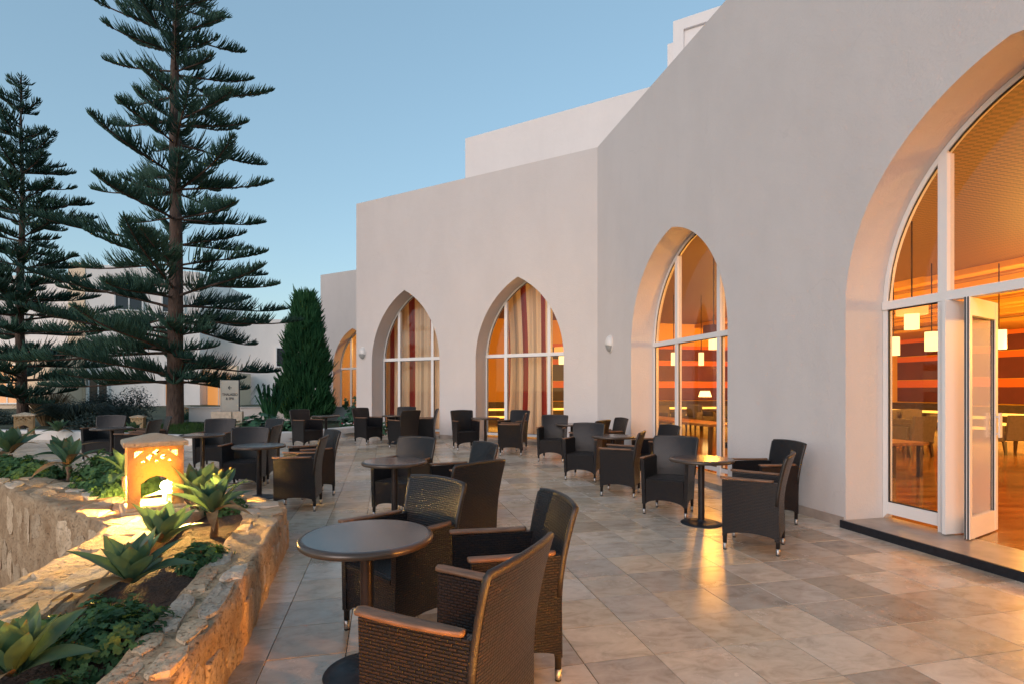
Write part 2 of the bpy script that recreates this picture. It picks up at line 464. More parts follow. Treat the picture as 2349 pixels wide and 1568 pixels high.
DRYLEAF = leaf_mat('dried_agave_leaf', (.15, .085, .04), (.30, .20, .10), .15, .8, .2, 5)
GERAN = leaf_mat('geranium_leaf', (.040, .110, .045), (.095, .190, .060), .32, .6, .3, 9)
BROAD = leaf_mat('broad_leaf', (.03, .10, .055), (.06, .15, .075), .2, .5, .4, 5)
NEEDLE = leaf_mat('pine_needle', (.020, .064, .052), (.048, .115, .078), .06, .6, .3, .7)
CYPR = leaf_mat('cypress_leaf', (.04, .16, .065), (.10, .25, .09), .12, .6, .3, 1.2)
SHRUB = leaf_mat('shrub_leaf', (.028, .052, .048), (.055, .085, .072), .15, .6, .3, 1.5)
DRYG = leaf_mat('dry_grass', (.32, .23, .13), (.42, .30, .17), .3, .7, .2, 3)
GRASS = leaf_mat('grass_blade', (.03, .075, .022), (.06, .12, .03), .2, .7, .2, 3)
FLOWER = mat('flower_red', (.55, .03, .07), .6)
FLOWERW = mat('flower_white', (.75, .72, .68), .6)
GARDEN = mat('garden_earth', (.055, .065, .03), .95, var=.6, vscale=1.2, bump=.6, bscale=9, bdist=.05)

FRAME = mat('white_frame', (.74, .72, .70), .38)
GASKET = mat('gasket', (.01, .01, .012), .5)
def glass_mat():
    m, n, l, b = new_mat('window_glass')
    n.remove(b)
    tr = n.new('ShaderNodeBsdfTransparent'); tr.inputs[0].default_value = (.93, .93, .92, 1)
    gl = n.new('ShaderNodeBsdfGlossy'); gl.inputs['Roughness'].default_value = .0; gl.inputs[0].default_value = (1, 1, 1, 1)
    fr = n.new('ShaderNodeFresnel')
    ge = n.new('ShaderNodeNewGeometry'); io = n.new('ShaderNodeMath'); io.operation = 'MULTIPLY_ADD'
    io.inputs[1].default_value = 1 / 1.32 - 1.32; io.inputs[2].default_value = 1.32     # same reflectance from both sides of the pane
    l.new(ge.outputs['Backfacing'], io.inputs[0]); l.new(io.outputs[0], fr.inputs[0])
    mx = n.new('ShaderNodeMixShader')
    l.new(fr.outputs[0], mx.inputs[0]); l.new(tr.outputs[0], mx.inputs[1]); l.new(gl.outputs[0], mx.inputs[2])
    l.new(mx.outputs[0], n['Material Output'].inputs[0])
    return m
GLASS = glass_mat()
BLACKSTONE = mat('black_nosing', (.012, .014, .02), .35, var=.5, vscale=25)
SILLST = mat('sill_travertine', (.36, .29, .235), .3, var=.3, vscale=5)
INFLOOR = mat('lobby_floor', (.27, .125, .038), .13, var=.65, vscale=2.0, stretch=(.5, 3, 1))  # orange of the lamplight put into the floor colour
CEIL = None
def ceil_mat():
    m, n, l, b = new_mat('textured_ceiling')
    tc = n.new('ShaderNodeTexCoord')
    mp = n.new('ShaderNodeMapping'); mp.inputs['Rotation'].default_value = (0, 0, TH); mp.inputs['Scale'].default_value = (9, 18, 1)
    l.new(tc.outputs['Object'], mp.inputs[0])
    w1 = n.new('ShaderNodeTexChecker'); w1.inputs['Scale'].default_value = 1
    l.new(mp.outputs[0], w1.inputs[0])
    bp = n.new('ShaderNodeBump'); bp.inputs['Strength'].default_value = .5; bp.inputs['Distance'].default_value = .02
    l.new(w1.outputs['Fac'], bp.inputs['Height']); l.new(bp.outputs[0], b.inputs['Normal'])
    mx = n.new('ShaderNodeMix'); mx.data_type = 'RGBA'; mx.inputs[6].default_value = (.19, .085, .027, 1); mx.inputs[7].default_value = (.09, .040, .014, 1)  # lamplight orange and the ceiling's dimness put into both tones
    l.new(w1.outputs['Fac'], mx.inputs[0]); l.new(mx.outputs[2], b.inputs['Base Color'])
    b.inputs['Roughness'].default_value = .6
    return m
CEIL = ceil_mat()
SMOOTHCEIL = mat('smooth_ceiling', (.60, .30, .05), .7)  # amber stands in for lamplight on the low ceiling
BULK = mat('bulkhead_band', (.30, .14, .035), .7)
AMBER = mat('amber_wall', (.72, .37, .035), .7)  # amber pushed further to carry the lamp glow in the wall colour
PLUM = mat('plum_panel', (.115, .016, .022), .6, var=.2, vscale=2)
NAVY = mat('slate_panel', (.060, .042, .060), .6)
RUST = mat('rust_strip', (.66, .14, .02), .6)
STEELG = mat('teal_grey_panel', (.16, .17, .15), .5)
FABRIC = mat('beige_upholstery', (.15, .115, .085), .85, var=.15, vscale=20, bump=.2, bscale=200)
DKWOOD = mat('dark_wood', (.045, .022, .013), .4, var=.4, vscale=8)
MIDWOOD = mat('mid_wood', (.26, .12, .05), .35, var=.4, vscale=8, stretch=(1, 5, 1))
SHADE_LIT = emit('lit_shade', (1, .60, .24), .55)
SHADE_DIM = emit('dim_shade', (1, .30, .06), .35)
SHADE_OFF = mat('plum_shade', (.14, .05, .045), .7)
LAMPW = mat('lamp_white', (.66, .63, .60), .4)
LAMPG = mat('lamp_grille', (.30, .30, .29), .35)
SIGNP = mat('sign_panel', (.42, .40, .37), .25, metal=.3, var=.12, vscale=2)
LETTER = mat('sign_letter', (.012, .014, .025), .4)
SIGNST = mat('sign_plinth_stone', (.52, .43, .33), .8, var=.2, vscale=10, bump=.4, bscale=60)

def floral_mat():
    m, n, l, b = new_mat('floral_fabric')
    tc = n.new('ShaderNodeTexCoord')
    t = n.new('ShaderNodeTexNoise'); t.inputs['Scale'].default_value = 9; t.inputs['Detail'].default_value = 3; t.inputs['Distortion'].default_value = 2.2
    l.new(tc.outputs['Object'], t.inputs[0])
    ramp = n.new('ShaderNodeValToRGB'); ramp.color_ramp.interpolation = 'CONSTANT'
    e = ramp.color_ramp.elements; e[0].color = (.022, .018, .026, 1); e[1].position = .54; e[1].color = (.36, .30, .26, 1)
    l.new(t.outputs[0], ramp.inputs[0]); l.new(ramp.outputs[0], b.inputs['Base Color']); b.inputs['Roughness'].default_value = .8
    return m
FLORAL = floral_mat()
def curtain_mat():
    m, n, l, b = new_mat('striped_curtain')
    uv = n.new('ShaderNodeUVMap'); sp = n.new('ShaderNodeSeparateXYZ'); l.new(uv.outputs[0], sp.inputs[0])
    md = n.new('ShaderNodeMath'); md.operation = 'FRACT'; l.new(sp.outputs[0], md.inputs[0])
    ramp = n.new('ShaderNodeValToRGB'); ramp.color_ramp.interpolation = 'CONSTANT'
    e = ramp.color_ramp.elements
    e[0].color = (.80, .69, .53, 1); e[1].position = .30; e[1].color = (.30, .05, .04, 1)
    a = e.new(.56); a.color = (.80, .69, .53, 1); a = e.new(.80); a.color = (.52, .44, .35, 1)
    l.new(md.outputs[0], ramp.inputs[0]); l.new(ramp.outputs[0], b.inputs['Base Color'])
    b.inputs['Roughness'].default_value = .9; b.inputs['Specular IOR Level'].default_value = .1
    tr = n.new('ShaderNodeBsdfTranslucent'); l.new(ramp.outputs[0], tr.inputs[0])
    mx = n.new('ShaderNodeMixShader'); mx.inputs[0].default_value = .4
    l.new(b.outputs[0], mx.inputs[1]); l.new(tr.outputs[0], mx.inputs[2]); l.new(mx.outputs[0], n['Material Output'].inputs[0])
    return m
CURTAIN = curtain_mat()

# ------------------------------------------------------------------ frames of the three facades
def fz(y): return .02 * max(0., y - 8.)          # the terrace rises gently towards the far garden
class Frame:
    def __init__(s, o, a, n): s.o, s.a, s.n = o, a, n
    def __call__(s, u, d, z): return (s.o[0] + s.a[0] * u + s.n[0] * d, s.o[1] + s.a[1] * u + s.n[1] * d, z)
F2 = Frame((3.631, 5.956), (-.2277, .9737), (.9737, .2277))     # long near facade
F1 = Frame((2.03, 12.80), (-.8686, .4955), (.4955, .8686))      # facade facing the camera
F3 = Frame((-8.54, 26.5), (-.8686, .4955), (.4955, .8686))      # set-back wing
ZTOP = 7.25
UC = 7.03                                                      # corner along F2
GLZ = .53                                                      # glass depth in the reveals

# ------------------------------------------------------------------ ground sheets
g = MB(); g.add([(-900, -900, -1.3), (900, -900, -1.3), (900, 900, -1.3), (-900, 900, -1.3)], [(0, 1, 2, 3)])
g.build('ground', GARDEN, kind='structure')

R_OUT = [(-.86, -1.6), (-.95, .2), (-1.12, 1.3), (-1.28, 2.02), (-1.44, 2.71), (-1.57, 3.2), (-1.82, 4.05), (-2.02, 4.75), (-2.19, 5.36)]
TERR = R_OUT + [(-2.5, 5.62), (-3.2, 6.1), (-7.6, 8.7), (-14, 11.5), (-15, 14.4), (-12.2, 14.75), (-8.5, 13.55), (-6.6, 13.75), (-5.2, 15.0), (-4.2, 16.3),
        (-4.0, 17), (2.4, 13.4), (6.0, 7.0), (8.0, -1.6)]
def inside(x, y, poly):
    c = False; j = len(poly) - 1
    for i in range(len(poly)):
        xi, yi = poly[i]; xj, yj = poly[j]
        if (yi > y) != (yj > y) and x < (xj - xi) * (y - yi) / (yj - yi) + xi: c = not c
        j = i
    return c
TERR_T = [(x - .3, y + (.12 if k == len(R_OUT) - 1 else 0)) for k, (x, y) in enumerate(R_OUT)] + TERR[len(R_OUT):]
t = MB()
ng = len(TERR)
top = [(x, y, fz(y) - .012) for x, y in TERR]
# sloped slab: split at y = 8 by building it as a fine fan of strips
def grid_fill(poly, step, zf):
    xs = [p[0] for p in poly]; ys = [p[1] for p in poly]
    V, F, idx = [], [], {}
    nx = int((max(xs) - min(xs)) / step) + 2; ny = int((max(ys) - min(ys)) / step) + 2
    def vid(i, j):
        if (i, j) not in idx:
            x = min(xs) + i * step; y = min(ys) + j * step
            idx[(i, j)] = len(V); V.append((x, y, zf(x, y)))
        return idx[(i, j)]
    for i in range(nx):
        for j in range(ny):
            x = min(xs) + (i + .5) * step; y = min(ys) + (j + .5) * step
            if inside(x, y, poly): F.append((vid(i, j), vid(i + 1, j), vid(i + 1, j + 1), vid(i, j + 1)))
    return V, F
V, F = grid_fill(TERR_T, .25, lambda x, y: fz(y) - .012)
t.add(V, F)
n0 = len(t.v)
terrace = t.build('terrace_floor', GROUT, kind='structure')

# tiles: the largest in view one by one, the others joined
ct, stn = math.cos(TH), math.sin(TH)
def tile_c(i, j):            # centre of tile (i across, j along)
    v = V0 + (i + .5) * TS; u = U0 + (j + .5) * TS
    return (v * ct - u * stn, v * stn + u * ct)
cells = []
for i in range(-45, 16):
    for j in range(-14, 40):
        x, y = tile_c(i, j)
        if not inside(x, y, TERR_T): continue
        vis = 0
        if y > .8:
            px = 1174 + 1235 * x / y; py = 893 + 1235 * 1.5 / y
            if -120 < px < 2468 and py < 1650: vis = 1 / y ** 2 / (1 + .4 * abs(px - 1174) / 1174)
            # hidden by the planter or the building
            if x < -1.3 and y < 5.2: vis = 0
            if (x - F2.o[0]) * F2.n[0] + (y - F2.o[1]) * F2.n[1] > -.05: vis = 0
        cells.append((vis, x, y))
cells.sort(reverse=True)
hs_ = TS / 2 - .0022
def tile_geo(b, x, y, z, tilt=0.):
    e = .0022
    h = hs_
    def T(a, c, w): 
        return (x + a * ct - c * stn, y + a * stn + c * ct, z + w + (c * ct + a * stn) * tilt)
    v = [T(sa * h, sc * h, -.01) for sa, sc in ((-1, -1), (1, -1), (1, 1), (-1, 1))] + \
        [T(sa * h, sc * h, -e * .6) for sa, sc in ((-1, -1), (1, -1), (1, 1), (-1, 1))] + \
        [T(sa * (h - e), sc * (h - e), 0) for sa, sc in ((-1, -1), (1, -1), (1, 1), (-1, 1))]
    f = [(8, 9, 10, 11)]
    for k in range(4):
        k2 = (k + 1) % 4
        f += [(k, k2, 4 + k2, 4 + k), (4 + k, 4 + k2, 8 + k2, 8 + k)]
    b.add(v, f)
tm = MB(); tile_geo(tm, 0, 0, 0); tile_me = tm.mesh('floor_tile', TILE)
rest = MB()
for k, (vis, x, y) in enumerate(cells):
    dz = random.uniform(-.0012, .0008)
    if k < 290 and vis > 0:
        o = put('floor_tile', tile_me, terrace, loc=(x, y, fz(y) + dz))
        if y > 8: o.rotation_euler = (.02, 0, 0)
    else:
        tile_geo(rest, x, y, fz(y) + dz, .02 if y > 8 else 0.)
rest.build('tile_field', TILE, terrace, kind='stuff')

# ------------------------------------------------------------------ main building
hotel = thing('hotel_building', 'pale plastered hotel wing with tall pointed arch windows and glowing lobby', 'building', (0, 0, 0))

class Arch:
    def __init__(s, uc, hw, z0, zb, apex):
        s.uc, s.hw, s.z0, s.zb = uc, hw, z0, zb
        H = apex - z0
        s.c = (H * H - hw * hw) / (2 * hw); s.R = hw + s.c; s.apex = apex
    def z(s, u, inset=0.):
        x = abs(u - s.uc)
        r = s.R - inset
        q = r * r - (x + s.c) ** 2
        return s.z0 + math.sqrt(max(0, q))
    def us(s, n=26, inset=0.):
        # sample positions following the curve
        r = s.R - inset
        a1 = math.acos(min(1, s.c / r))
        half = [r * math.cos(a1 * k / n) - s.c for k in range(n + 1)]
        half[-1] = 0.
        return [s.uc - h for h in half] + [s.uc + h for h in half[::-1][1:]]

A5 = Arch(-7.0, 1.6, 2.4, .08, 4.35)
A4 = Arch(-1.67, 1.6, 2.4, .08, 4.35)
A3 = Arch(3.62, 1.6, 2.4, .08, 4.35)
A2 = Arch(2.17, 1.295, 2.3, .20, 4.40)
A1 = Arch(5.965, 1.285, 2.3, .22, 4.40)
B1 = Arch(-.95, 1.33, 2.5, .35, 4.45)

def facade(fr, u0, u1, arches, ztop, T, zfun, parent, name='wall', m=PLASTER):
    b = MB()
    cuts = [u0]
    for A in sorted(arches, key=lambda a: a.uc): cuts += [A.uc - A.hw, A.uc + A.hw]
    cuts.append(u1)
    cols = []
    for k in range(0, len(cuts), 2):
        a, c = cuts[k], cuts[k + 1]
        nseg = max(1, int((c - a) / .6))
        for i in range(nseg):
            cols.append((a + (c - a) * i / nseg, a + (c - a) * (i + 1) / nseg, None))
    for A in arches:
        us = A.us()
        for p, q in zip(us, us[1:]): cols.append((p, q, A))
    for p, q, A in cols:
        zp = A.z(p) if A else zfun(fr(p, 0, 0)[1]) - .15
        zq = A.z(q) if A else zfun(fr(q, 0, 0)[1]) - .15
        for d, flip in ((0, False), (T, True)):
            v = [fr(p, d, zp), fr(q, d, zq), fr(q, d, ztop), fr(p, d, ztop)]
            b.add(v, [(0, 1, 2, 3)] if flip else [(3, 2, 1, 0)])
        if A: b.add([fr(p, 0, zp), fr(q, 0, zq), fr(q, T, zq), fr(p, T, zp)], [(0, 1, 2, 3)])
        b.add([fr(p, 0, ztop), fr(q, 0, ztop), fr(q, T, ztop), fr(p, T, ztop)], [(3, 2, 1, 0)])
    for A in arches:
        for sgn in (-1, 1):
            u = A.uc + sgn * A.hw
            v = [fr(u, 0, A.zb - .3), fr(u, T, A.zb - .3), fr(u, T, A.z0), fr(u, 0, A.z0)]
            b.add(v, [(0, 1, 2, 3)])
    for u in (u0, u1):
        zb = zfun(fr(u, 0, 0)[1]) - .15
        b.add([fr(u, 0, zb), fr(u, T, zb), fr(u, T, ztop), fr(u, 0, ztop)], [(0, 1, 2, 3)])
    return b.build(name, m, parent)
flat = lambda y: 0.
facade(F2, -12.0, UC + .0, [A5, A4, A3], ZTOP, .62, fz, hotel)
facade(F1, 0.0, 7.9, [A2, A1], ZTOP, .62, fz, hotel)
# left end return of the projecting block and roof slab
b = MB()
e0, e1 = F1(7.9, .002, 0), F1(7.9, 9.5, 0)
b.add([(e0[0], e0[1], -.2), (e1[0], e1[1], -.2), (e1[0], e1[1], ZTOP), (e0[0], e0[1], ZTOP)], [(0, 1, 2, 3)])
b.build('wall', PLASTER, hotel)
facade(F3, -6.0, 1.27, [B1], ZTOP, .55, lambda y: .3, hotel)
b = MB()
p = F3(1.27, .002, 0); q = F3(1.27, 9, 0)
b.add([(p[0], p[1], -.2), (q[0], q[1], -.2), (q[0], q[1], ZTOP), (p[0], p[1], ZTOP)], [(0, 1, 2, 3)])
b.build('wall', PLASTER, hotel)

# skirting of stone along the foot of the walls
def skirting(fr, u0, u1, zfun, h=.105):
    b = MB(); n = max(1, int((u1 - u0) / .45)); 
    for k in range(n):
        p = u0 + (u1 - u0) * k / n + .001; q = u0 + (u1 - u0) * (k + 1) / n - .001
        zp = zfun(fr(p, 0, 0)[1]); zq = zfun(fr(q, 0, 0)[1])
        P = [fr(p, -.012, zp - .02), fr(q, -.012, zq - .02), fr(q, .01, zq - .02), fr(p, .01, zp - .02),
             fr(p, -.012, zp + h), fr(q, -.012, zq + h), fr(q, .01, zq + h), fr(p, .01, zp + h)]
        b.hexa(P)
    b.build('skirting', SKIRT, hotel)
skirting(F2, -5.4, A4.uc - A4.hw - .0, fz); skirting(F2, A4.uc + A4.hw + .02, A3.uc - A3.hw, fz); skirting(F2, A3.uc + A3.hw, UC - .01, fz)
skirting(F1, .0, A2.uc - A2.hw, fz); skirting(F1, A2.uc + A2.hw, A1.uc - A1.hw, fz); skirting(F1, A1.uc + A1.hw, 7.9, fz)

# door steps / sills
def step(fr, A, d0, d1, nosing):
    b = MB()
    b.box(A.uc - A.hw - .012, A.uc + A.hw + .012, d0, .0, -.1, A.zb, T=fr)
    b.box(A.uc - A.hw + .001, A.uc + A.hw - .001, .0, d1, -.1, A.zb, T=fr)
    o = b.build('door_step', SILLST, hotel)
    if nosing:
        c = MB(); c.bbox(A.uc - A.hw - .014, A.uc + A.hw + .014, d0 - .028, d0 - .001, -.05, A.zb + .002, .004, T=fr)
        c.build('nosing', BLACKSTONE, o)
step(F2, A4, -.035, .598, True); step(F2, A5, -.035, .598, True); step(F2, A3, -.05, .598, False)
step(F1, A2, -.05, .75, False); step(F1, A1, -.05, .75, False); step(F3, B1, -.05, .7, False)

def window(fr, A, mull, zt=2.42, door=False, bw=.055):
    w = bpy.data.objects.new('arch_window', None); COL.objects.link(w); w.parent = hotel
    d0, d1 = GLZ - .035, GLZ + .035
    us = A.us(22)
    zb = A.zb
    # outer frame following the arch
    b = MB()
    pts_o = [(A.uc - A.hw + .004, zb)] + [(u + (.004 if u < A.uc else -.004 if u > A.uc else 0), A.z(u) - .004) for u in us] + [(A.uc + A.hw - .004, zb)]
    hw2 = A.hw - bw
    pts_i = [(A.uc - hw2, zb + bw)]
    for u, z in pts_o[1:-1]:
        x = (u - A.uc); ang = math.atan2(z - A.z0, abs(x) + A.c); r = A.R - bw
        xi = max(0., r * math.cos(ang) - A.c); zi = A.z0 + r * math.sin(ang)
        if abs(x) < .02: xi = 0; zi = A.z(A.uc, bw)
        pts_i.append((A.uc + math.copysign(xi, x), zi))
    pts_i.append((A.uc + hw2, zb + bw))
    for k in range(len(pts_o) - 1):
        o1, o2, i1, i2 = pts_o[k], pts_o[k + 1], pts_i[k], pts_i[k + 1]
        b.hexa([fr(o1[0], d0, o1[1]), fr(o2[0], d0, o2[1]), fr(i2[0], d0, i2[1]), fr(i1[0], d0, i1[1]),
                fr(o1[0], d1, o1[1]), fr(o2[0], d1, o2[1]), fr(i2[0], d1, i2[1]), fr(i1[0], d1, i1[1])])
    b.build('frame', FRAME, w)
    ma, mb_ = mull
    mw = .045
    for um in mull:
        b = MB(); zt2 = min(A.z(um - mw), A.z(um + mw)) - .02
        b.box(um - mw, um + mw, d0 - .012, d1 + .012, zb + .001, zt2, T=fr); b.build('mullion', FRAME, w)
    b = MB(); b.box(A.uc - A.hw + .01, A.uc + A.hw - .01, d0 - .02, d1 + .02, zt - .045, zt + .045, T=fr); b.build('transom', FRAME, w)
    cols = [(A.uc - A.hw + bw, min(mull) - mw), (min(mull) + mw, max(mull) - mw), (max(mull) + mw, A.uc + A.hw - bw)]
    for k, (a, c) in enumerate(cols):
        isdoor = door and k == 1
        if not isdoor:
            rail = .13 if door else .07
            b = MB(); b.box(a + .001, c - .001, d0 + .005, d1 - .005, zb + bw, zb + bw + rail, T=fr); b.build('bottom_rail', FRAME, w)
            z0 = zb + bw + rail
            b = MB(); b.box(a, c, GLZ - .004, GLZ + .004, z0, zt - .045, T=fr); b.build('pane', GLASS, w)
            gs = MB()
            for (x0, x1, y0, y1) in ((a, a + .014, z0, zt - .046), (c - .014, c, z0, zt - .046), (a + .014, c - .014, z0, z0 + .012), (a + .014, c - .014, zt - .058, zt - .046)):
                gs.box(x0, x1, GLZ - .02, GLZ - .005, y0, y1, T=fr)
            gs.build('gasket', GASKET, w)
        n = 12
        def ft(u, v, s):
            zt_ = max(zt + .046, A.z(u, bw) if (abs(u - A.uc) + A.c) < A.R - bw else zt + .046)
            return fr(u, GLZ - .004 + .008 * s, (zt + .045) * (1 - v) + zt_ * v)
        ul = [a + (c - a) * i / n for i in range(n + 1)]
        if a < A.uc < c and A.uc not in ul: ul.append(A.uc); ul.sort()
        b = MB(); b.slab(ft, ul, [0, 1]); b.build('pane', GLASS, w)
        gs = MB()
        for p_, q_ in zip(ul, ul[1:]):
            z1, z2 = ft(p_, 1, 0)[2], ft(q_, 1, 0)[2]
            gs.hexa([fr(p_, GLZ - .02, z1 - .016), fr(q_, GLZ - .02, z2 - .016), fr(q_, GLZ - .006, z2 - .016), fr(p_, GLZ - .006, z1 - .016),
                     fr(p_, GLZ - .02, z1), fr(q_, GLZ - .02, z2), fr(q_, GLZ - .006, z2), fr(p_, GLZ - .006, z1)])
        gs.box(a, a + .012, GLZ - .02, GLZ - .006, zt + .046, max(zt + .05, ft(a, 1, 0)[2] - .016), T=fr)
        gs.build('gasket', GASKET, w)
    return w
w4 = window(F2, A4, (A4.uc - .93, A4.uc + .93), door=True)
w5 = window(F2, A5, (A5.uc - .93, A5.uc + .93), door=True)
w3 = window(F2, A3, (A3.uc - .66, A3.uc + .68))
window(F1, A2, (A2.uc - .66, A2.uc + .64)); window(F1, A1, (A1.uc - .65, A1.uc + .63))
window(F3, B1, (B1.uc - .6, B1.uc + .6), zt=2.55)

# open door leaf in the big arch
hx, hy = 4.893, 5.455; nx_, ny_ = 4.282, 5.07
leaf = thing('door_leaf', '', '', (0, 0, 0)); del leaf['label']; del leaf['category']; leaf.parent = hotel
Ld = math.hypot(nx_ - hx, ny_ - hy); la = ((nx_ - hx) / Ld, (ny_ - hy) / Ld); ln = (-la[1], la[0])
LT = lambda s, k, z: (hx + la[0] * s + ln[0] * k, hy + la[1] * s + ln[1] * k, z)
ZB, ZT = .092, 2.37
b = MB()
b.bbox(0, .065, -.022, .022, ZB, ZT, .004, T=LT); b.bbox(Ld - .06, Ld, -.022, .022, ZB, ZT, .004, T=LT)
b.box(.066, Ld - .061, -.02, .02, ZB, ZB + .20, T=LT); b.box(.066, Ld - .061, -.02, .02, ZT - .17, ZT, T=LT)
b.build('leaf_frame', FRAME, leaf)
b = MB(); b.box(.065, Ld - .06, -.004, .004, ZB + .2, ZT - .17, T=LT); b.build('pane', GLASS, leaf)
b = MB()
b.box(Ld + .001, Ld + .010, .006, .016, ZB, ZT, T=LT); b.box(Ld + .001, Ld + .010, -.016, -.006, ZB, ZT, T=LT)
for (x0, x1, z0, z1) in ((.065, .077, ZB + .2, ZT - .17), (Ld - .072, Ld - .06, ZB + .2, ZT - .17), (.077, Ld - .072, ZT - .182, ZT - .17)):
    b.box(x0, x1, -.012, -.005, z0, z1, T=LT); b.box(x0, x1, .005, .012, z0, z1, T=LT)
b.build('gasket', GASKET, leaf)
for s_ in (-1, 1):
    b = MB()
    b.bbox(.012, .075, min(s_ * .045, s_ * .06), max(s_ * .045, s_ * .06), 1.02, 1.27, .005, T=LT)
    b.box(.035, .05, min(s_ * .0225, s_ * .0448), max(s_ * .0225, s_ * .0448), 1.05, 1.07, T=LT); b.box(.035, .05, min(s_ * .0225, s_ * .0448), max(s_ * .0225, s_ * .0448), 1.22, 1.24, T=LT)
    b.build('door_handle', LAMPW, leaf)
# door jamb return inside the opening (folded leaf seen end-on)
b = MB(); b.box(A4.uc + .93 - .045 - .035, A4.uc + .93 - .0465, .42, .98, .09, 2.37, T=F2); b.build('door_jamb', FRAME, hotel)

# parapets and roof volumes above
b = MB()
p0 = (-1.70, 19.6); a = F1.a
x0, y0 = p0
L = 26
q0 = (x0 - a[0] * L, y0 - a[1] * L)
nn = F1.n
b.prism([(x0, y0), (q0[0], q0[1]), (q0[0] + nn[0] * 10, q0[1] + nn[1] * 10), (x0 + nn[0] * 10, y0 + nn[1] * 10)], 7.0, 10.62)
b.build('upper_storey', WHITE_PLASTER, hotel)
b = MB()
c0 = (5.98, 20.0)
T5 = lambda u, d, z: (c0[0] - a[0] * u + nn[0] * d, c0[1] - a[1] * u + nn[1] * d, z)
b.box(0, 14, .10, 7, 10, 15.15, T=T5)
b.box(-.0, .38, 0, .099, 10, 15.15, T=T5); b.box(.38, 14, 0, .099, 14.75, 15.15, T=T5)
b.box(-.35, -.001, .6, 7, 10, 14.75, T=T5)
b.build('roof_tower', WHITE_PLASTER, hotel)

# ------------------------------------------------------------------ lobby interior
INZ = .08
b = MB()
room = [F2(-16, .6, 0), F2(6.72, .6, 0), F1(.3, .6, 0), F1(7.8, .6, 0), F2(18, -4.2, 0), F2(18, 16, 0), F2(-16, 16, 0)]
b.add([(x, y, INZ) for x, y, _ in room], [tuple(range(len(room)))])
b.build('lobby_floor', INFLOOR, hotel)
b = MB()
b.box(-16, 6.7, .63, 9.4, 4.55, 4.6, T=F2)
b.build('ceiling', CEIL, hotel)
b = MB()
rm = [F2(6.7, .63, 0), F1(.3, .63, 0), F1(7.8, .63, 0), F2(18, -4.2, 0), F2(18, 9.4, 0), F2(6.7, 9.4, 0)]
b.add([(x, y, 4.58) for x, y, _ in rm], [tuple(range(len(rm)))])
b.build('ceiling', CEIL, hotel)
# stepped soffits leading down to the lower ceiling
for k in range(5):
    b = MB(); d = 9.4 + k * .8; z = 4.4 - k * .17
    b.box(-16, 18, d, d + .45, z, 4.7, T=F2); b.build('soffit', SMOOTHCEIL, hotel)
    b = MB(); b.box(-16, 18, d + .451, d + .8, z - .05, 4.7, T=F2); b.build('soffit', BULK if k % 2 == 0 else SMOOTHCEIL, hotel)
b = MB(); b.box(-16, 18, 13.401, 16, 3.55, 3.65, T=F2); b.build('ceiling', SMOOTHCEIL, hotel)
# back wall: lamp-tinted amber plaster with plum cladding and rust strips
b = MB(); b.box(-16, 18.2, 16, 16.2, 0, 4.7, T=F2); b.build('inner_wall', AMBER, hotel)
b = MB(); b.box(18, 18.2, -4.2, 15.99, 0, 4.7, T=F2); b.build('inner_wall', AMBER, hotel)
b = MB(); b.box(-4.75, -4.6, .63, 7.0, 0, 4.54, T=F2); b.build('light_baffle', AMBER, hotel)  # wall added to keep the next bay's lamp off the open door
b = MB(); b.box(-16.2, -16, .6, 15.99, 0, 4.7, T=F2); b.build('inner_wall', AMBER, hotel)
zs = [((a - 1.02) * 1.2 + 1.02, (c - 1.02) * 1.2 + 1.02, m) for a, c, m in [(1.02, 1.50, PLUM), (1.50, 1.74, RUST), (1.76, 2.36, PLUM), (2.36, 2.54, RUST), (2.56, 3.0, PLUM), (3.0, 3.12, RUST)]]
for (u0, u1, alt) in ((-14, -2.2, True), (-1.4, 13.3, False)):
    for z0, z1, m in zs:
        b = MB(); b.box(u0, u1, 15.94, 15.998, z0, z1, T=F2)
        b.build('wall_panel', (STEELG if (alt and m is PLUM and z0 < 2.3) else NAVY if (alt and m is PLUM) else m), hotel)
for z0, z1, m in zs:
    b = MB(); b.box(17.94, 17.998, 1.0, 6.2, z0, z1, T=F2); b.build('wall_panel', NAVY if m is PLUM else m, hotel)
    b = MB(); b.box(17.90, 17.998, 6.21, 15.9, z0, z1, T=F2); b.build('wall_panel', m, hotel)
b = MB(); b.box(-14, 17.3, 15.4, 15.93, 0, .98, T=F2); b.build('banquette', DKWOOD, hotel)
b = MB(); b.box(17.4, 17.93, -2, 15.2, 0, .98, T=F2); b.build('banquette', DKWOOD, hotel)
# glowing strips under the banquette
GLOW = emit('cove_light', (1, .42, .06), .6)
for z in (.30, .62):
    b = MB(); b.box(-14, 17, 15.36, 15.398, z, z + .09, T=F2); b.build('cove_light', GLOW, hotel)
    b = MB(); b.box(17.36, 17.398, -1.5, 15, z, z + .09, T=F2); b.build('cove_light', GLOW, hotel)
# room behind the set-back wing
b = MB(); b.box(-6, 1.2, 5, 5.1, 0, 5, T=F3); b.box(-6, 1.2, .6, 5, 4.7, 4.75, T=F3); b.box(-6, 1.2, .6, 5, .2, .3, T=F3); b.build('inner_wall', AMBER, hotel)

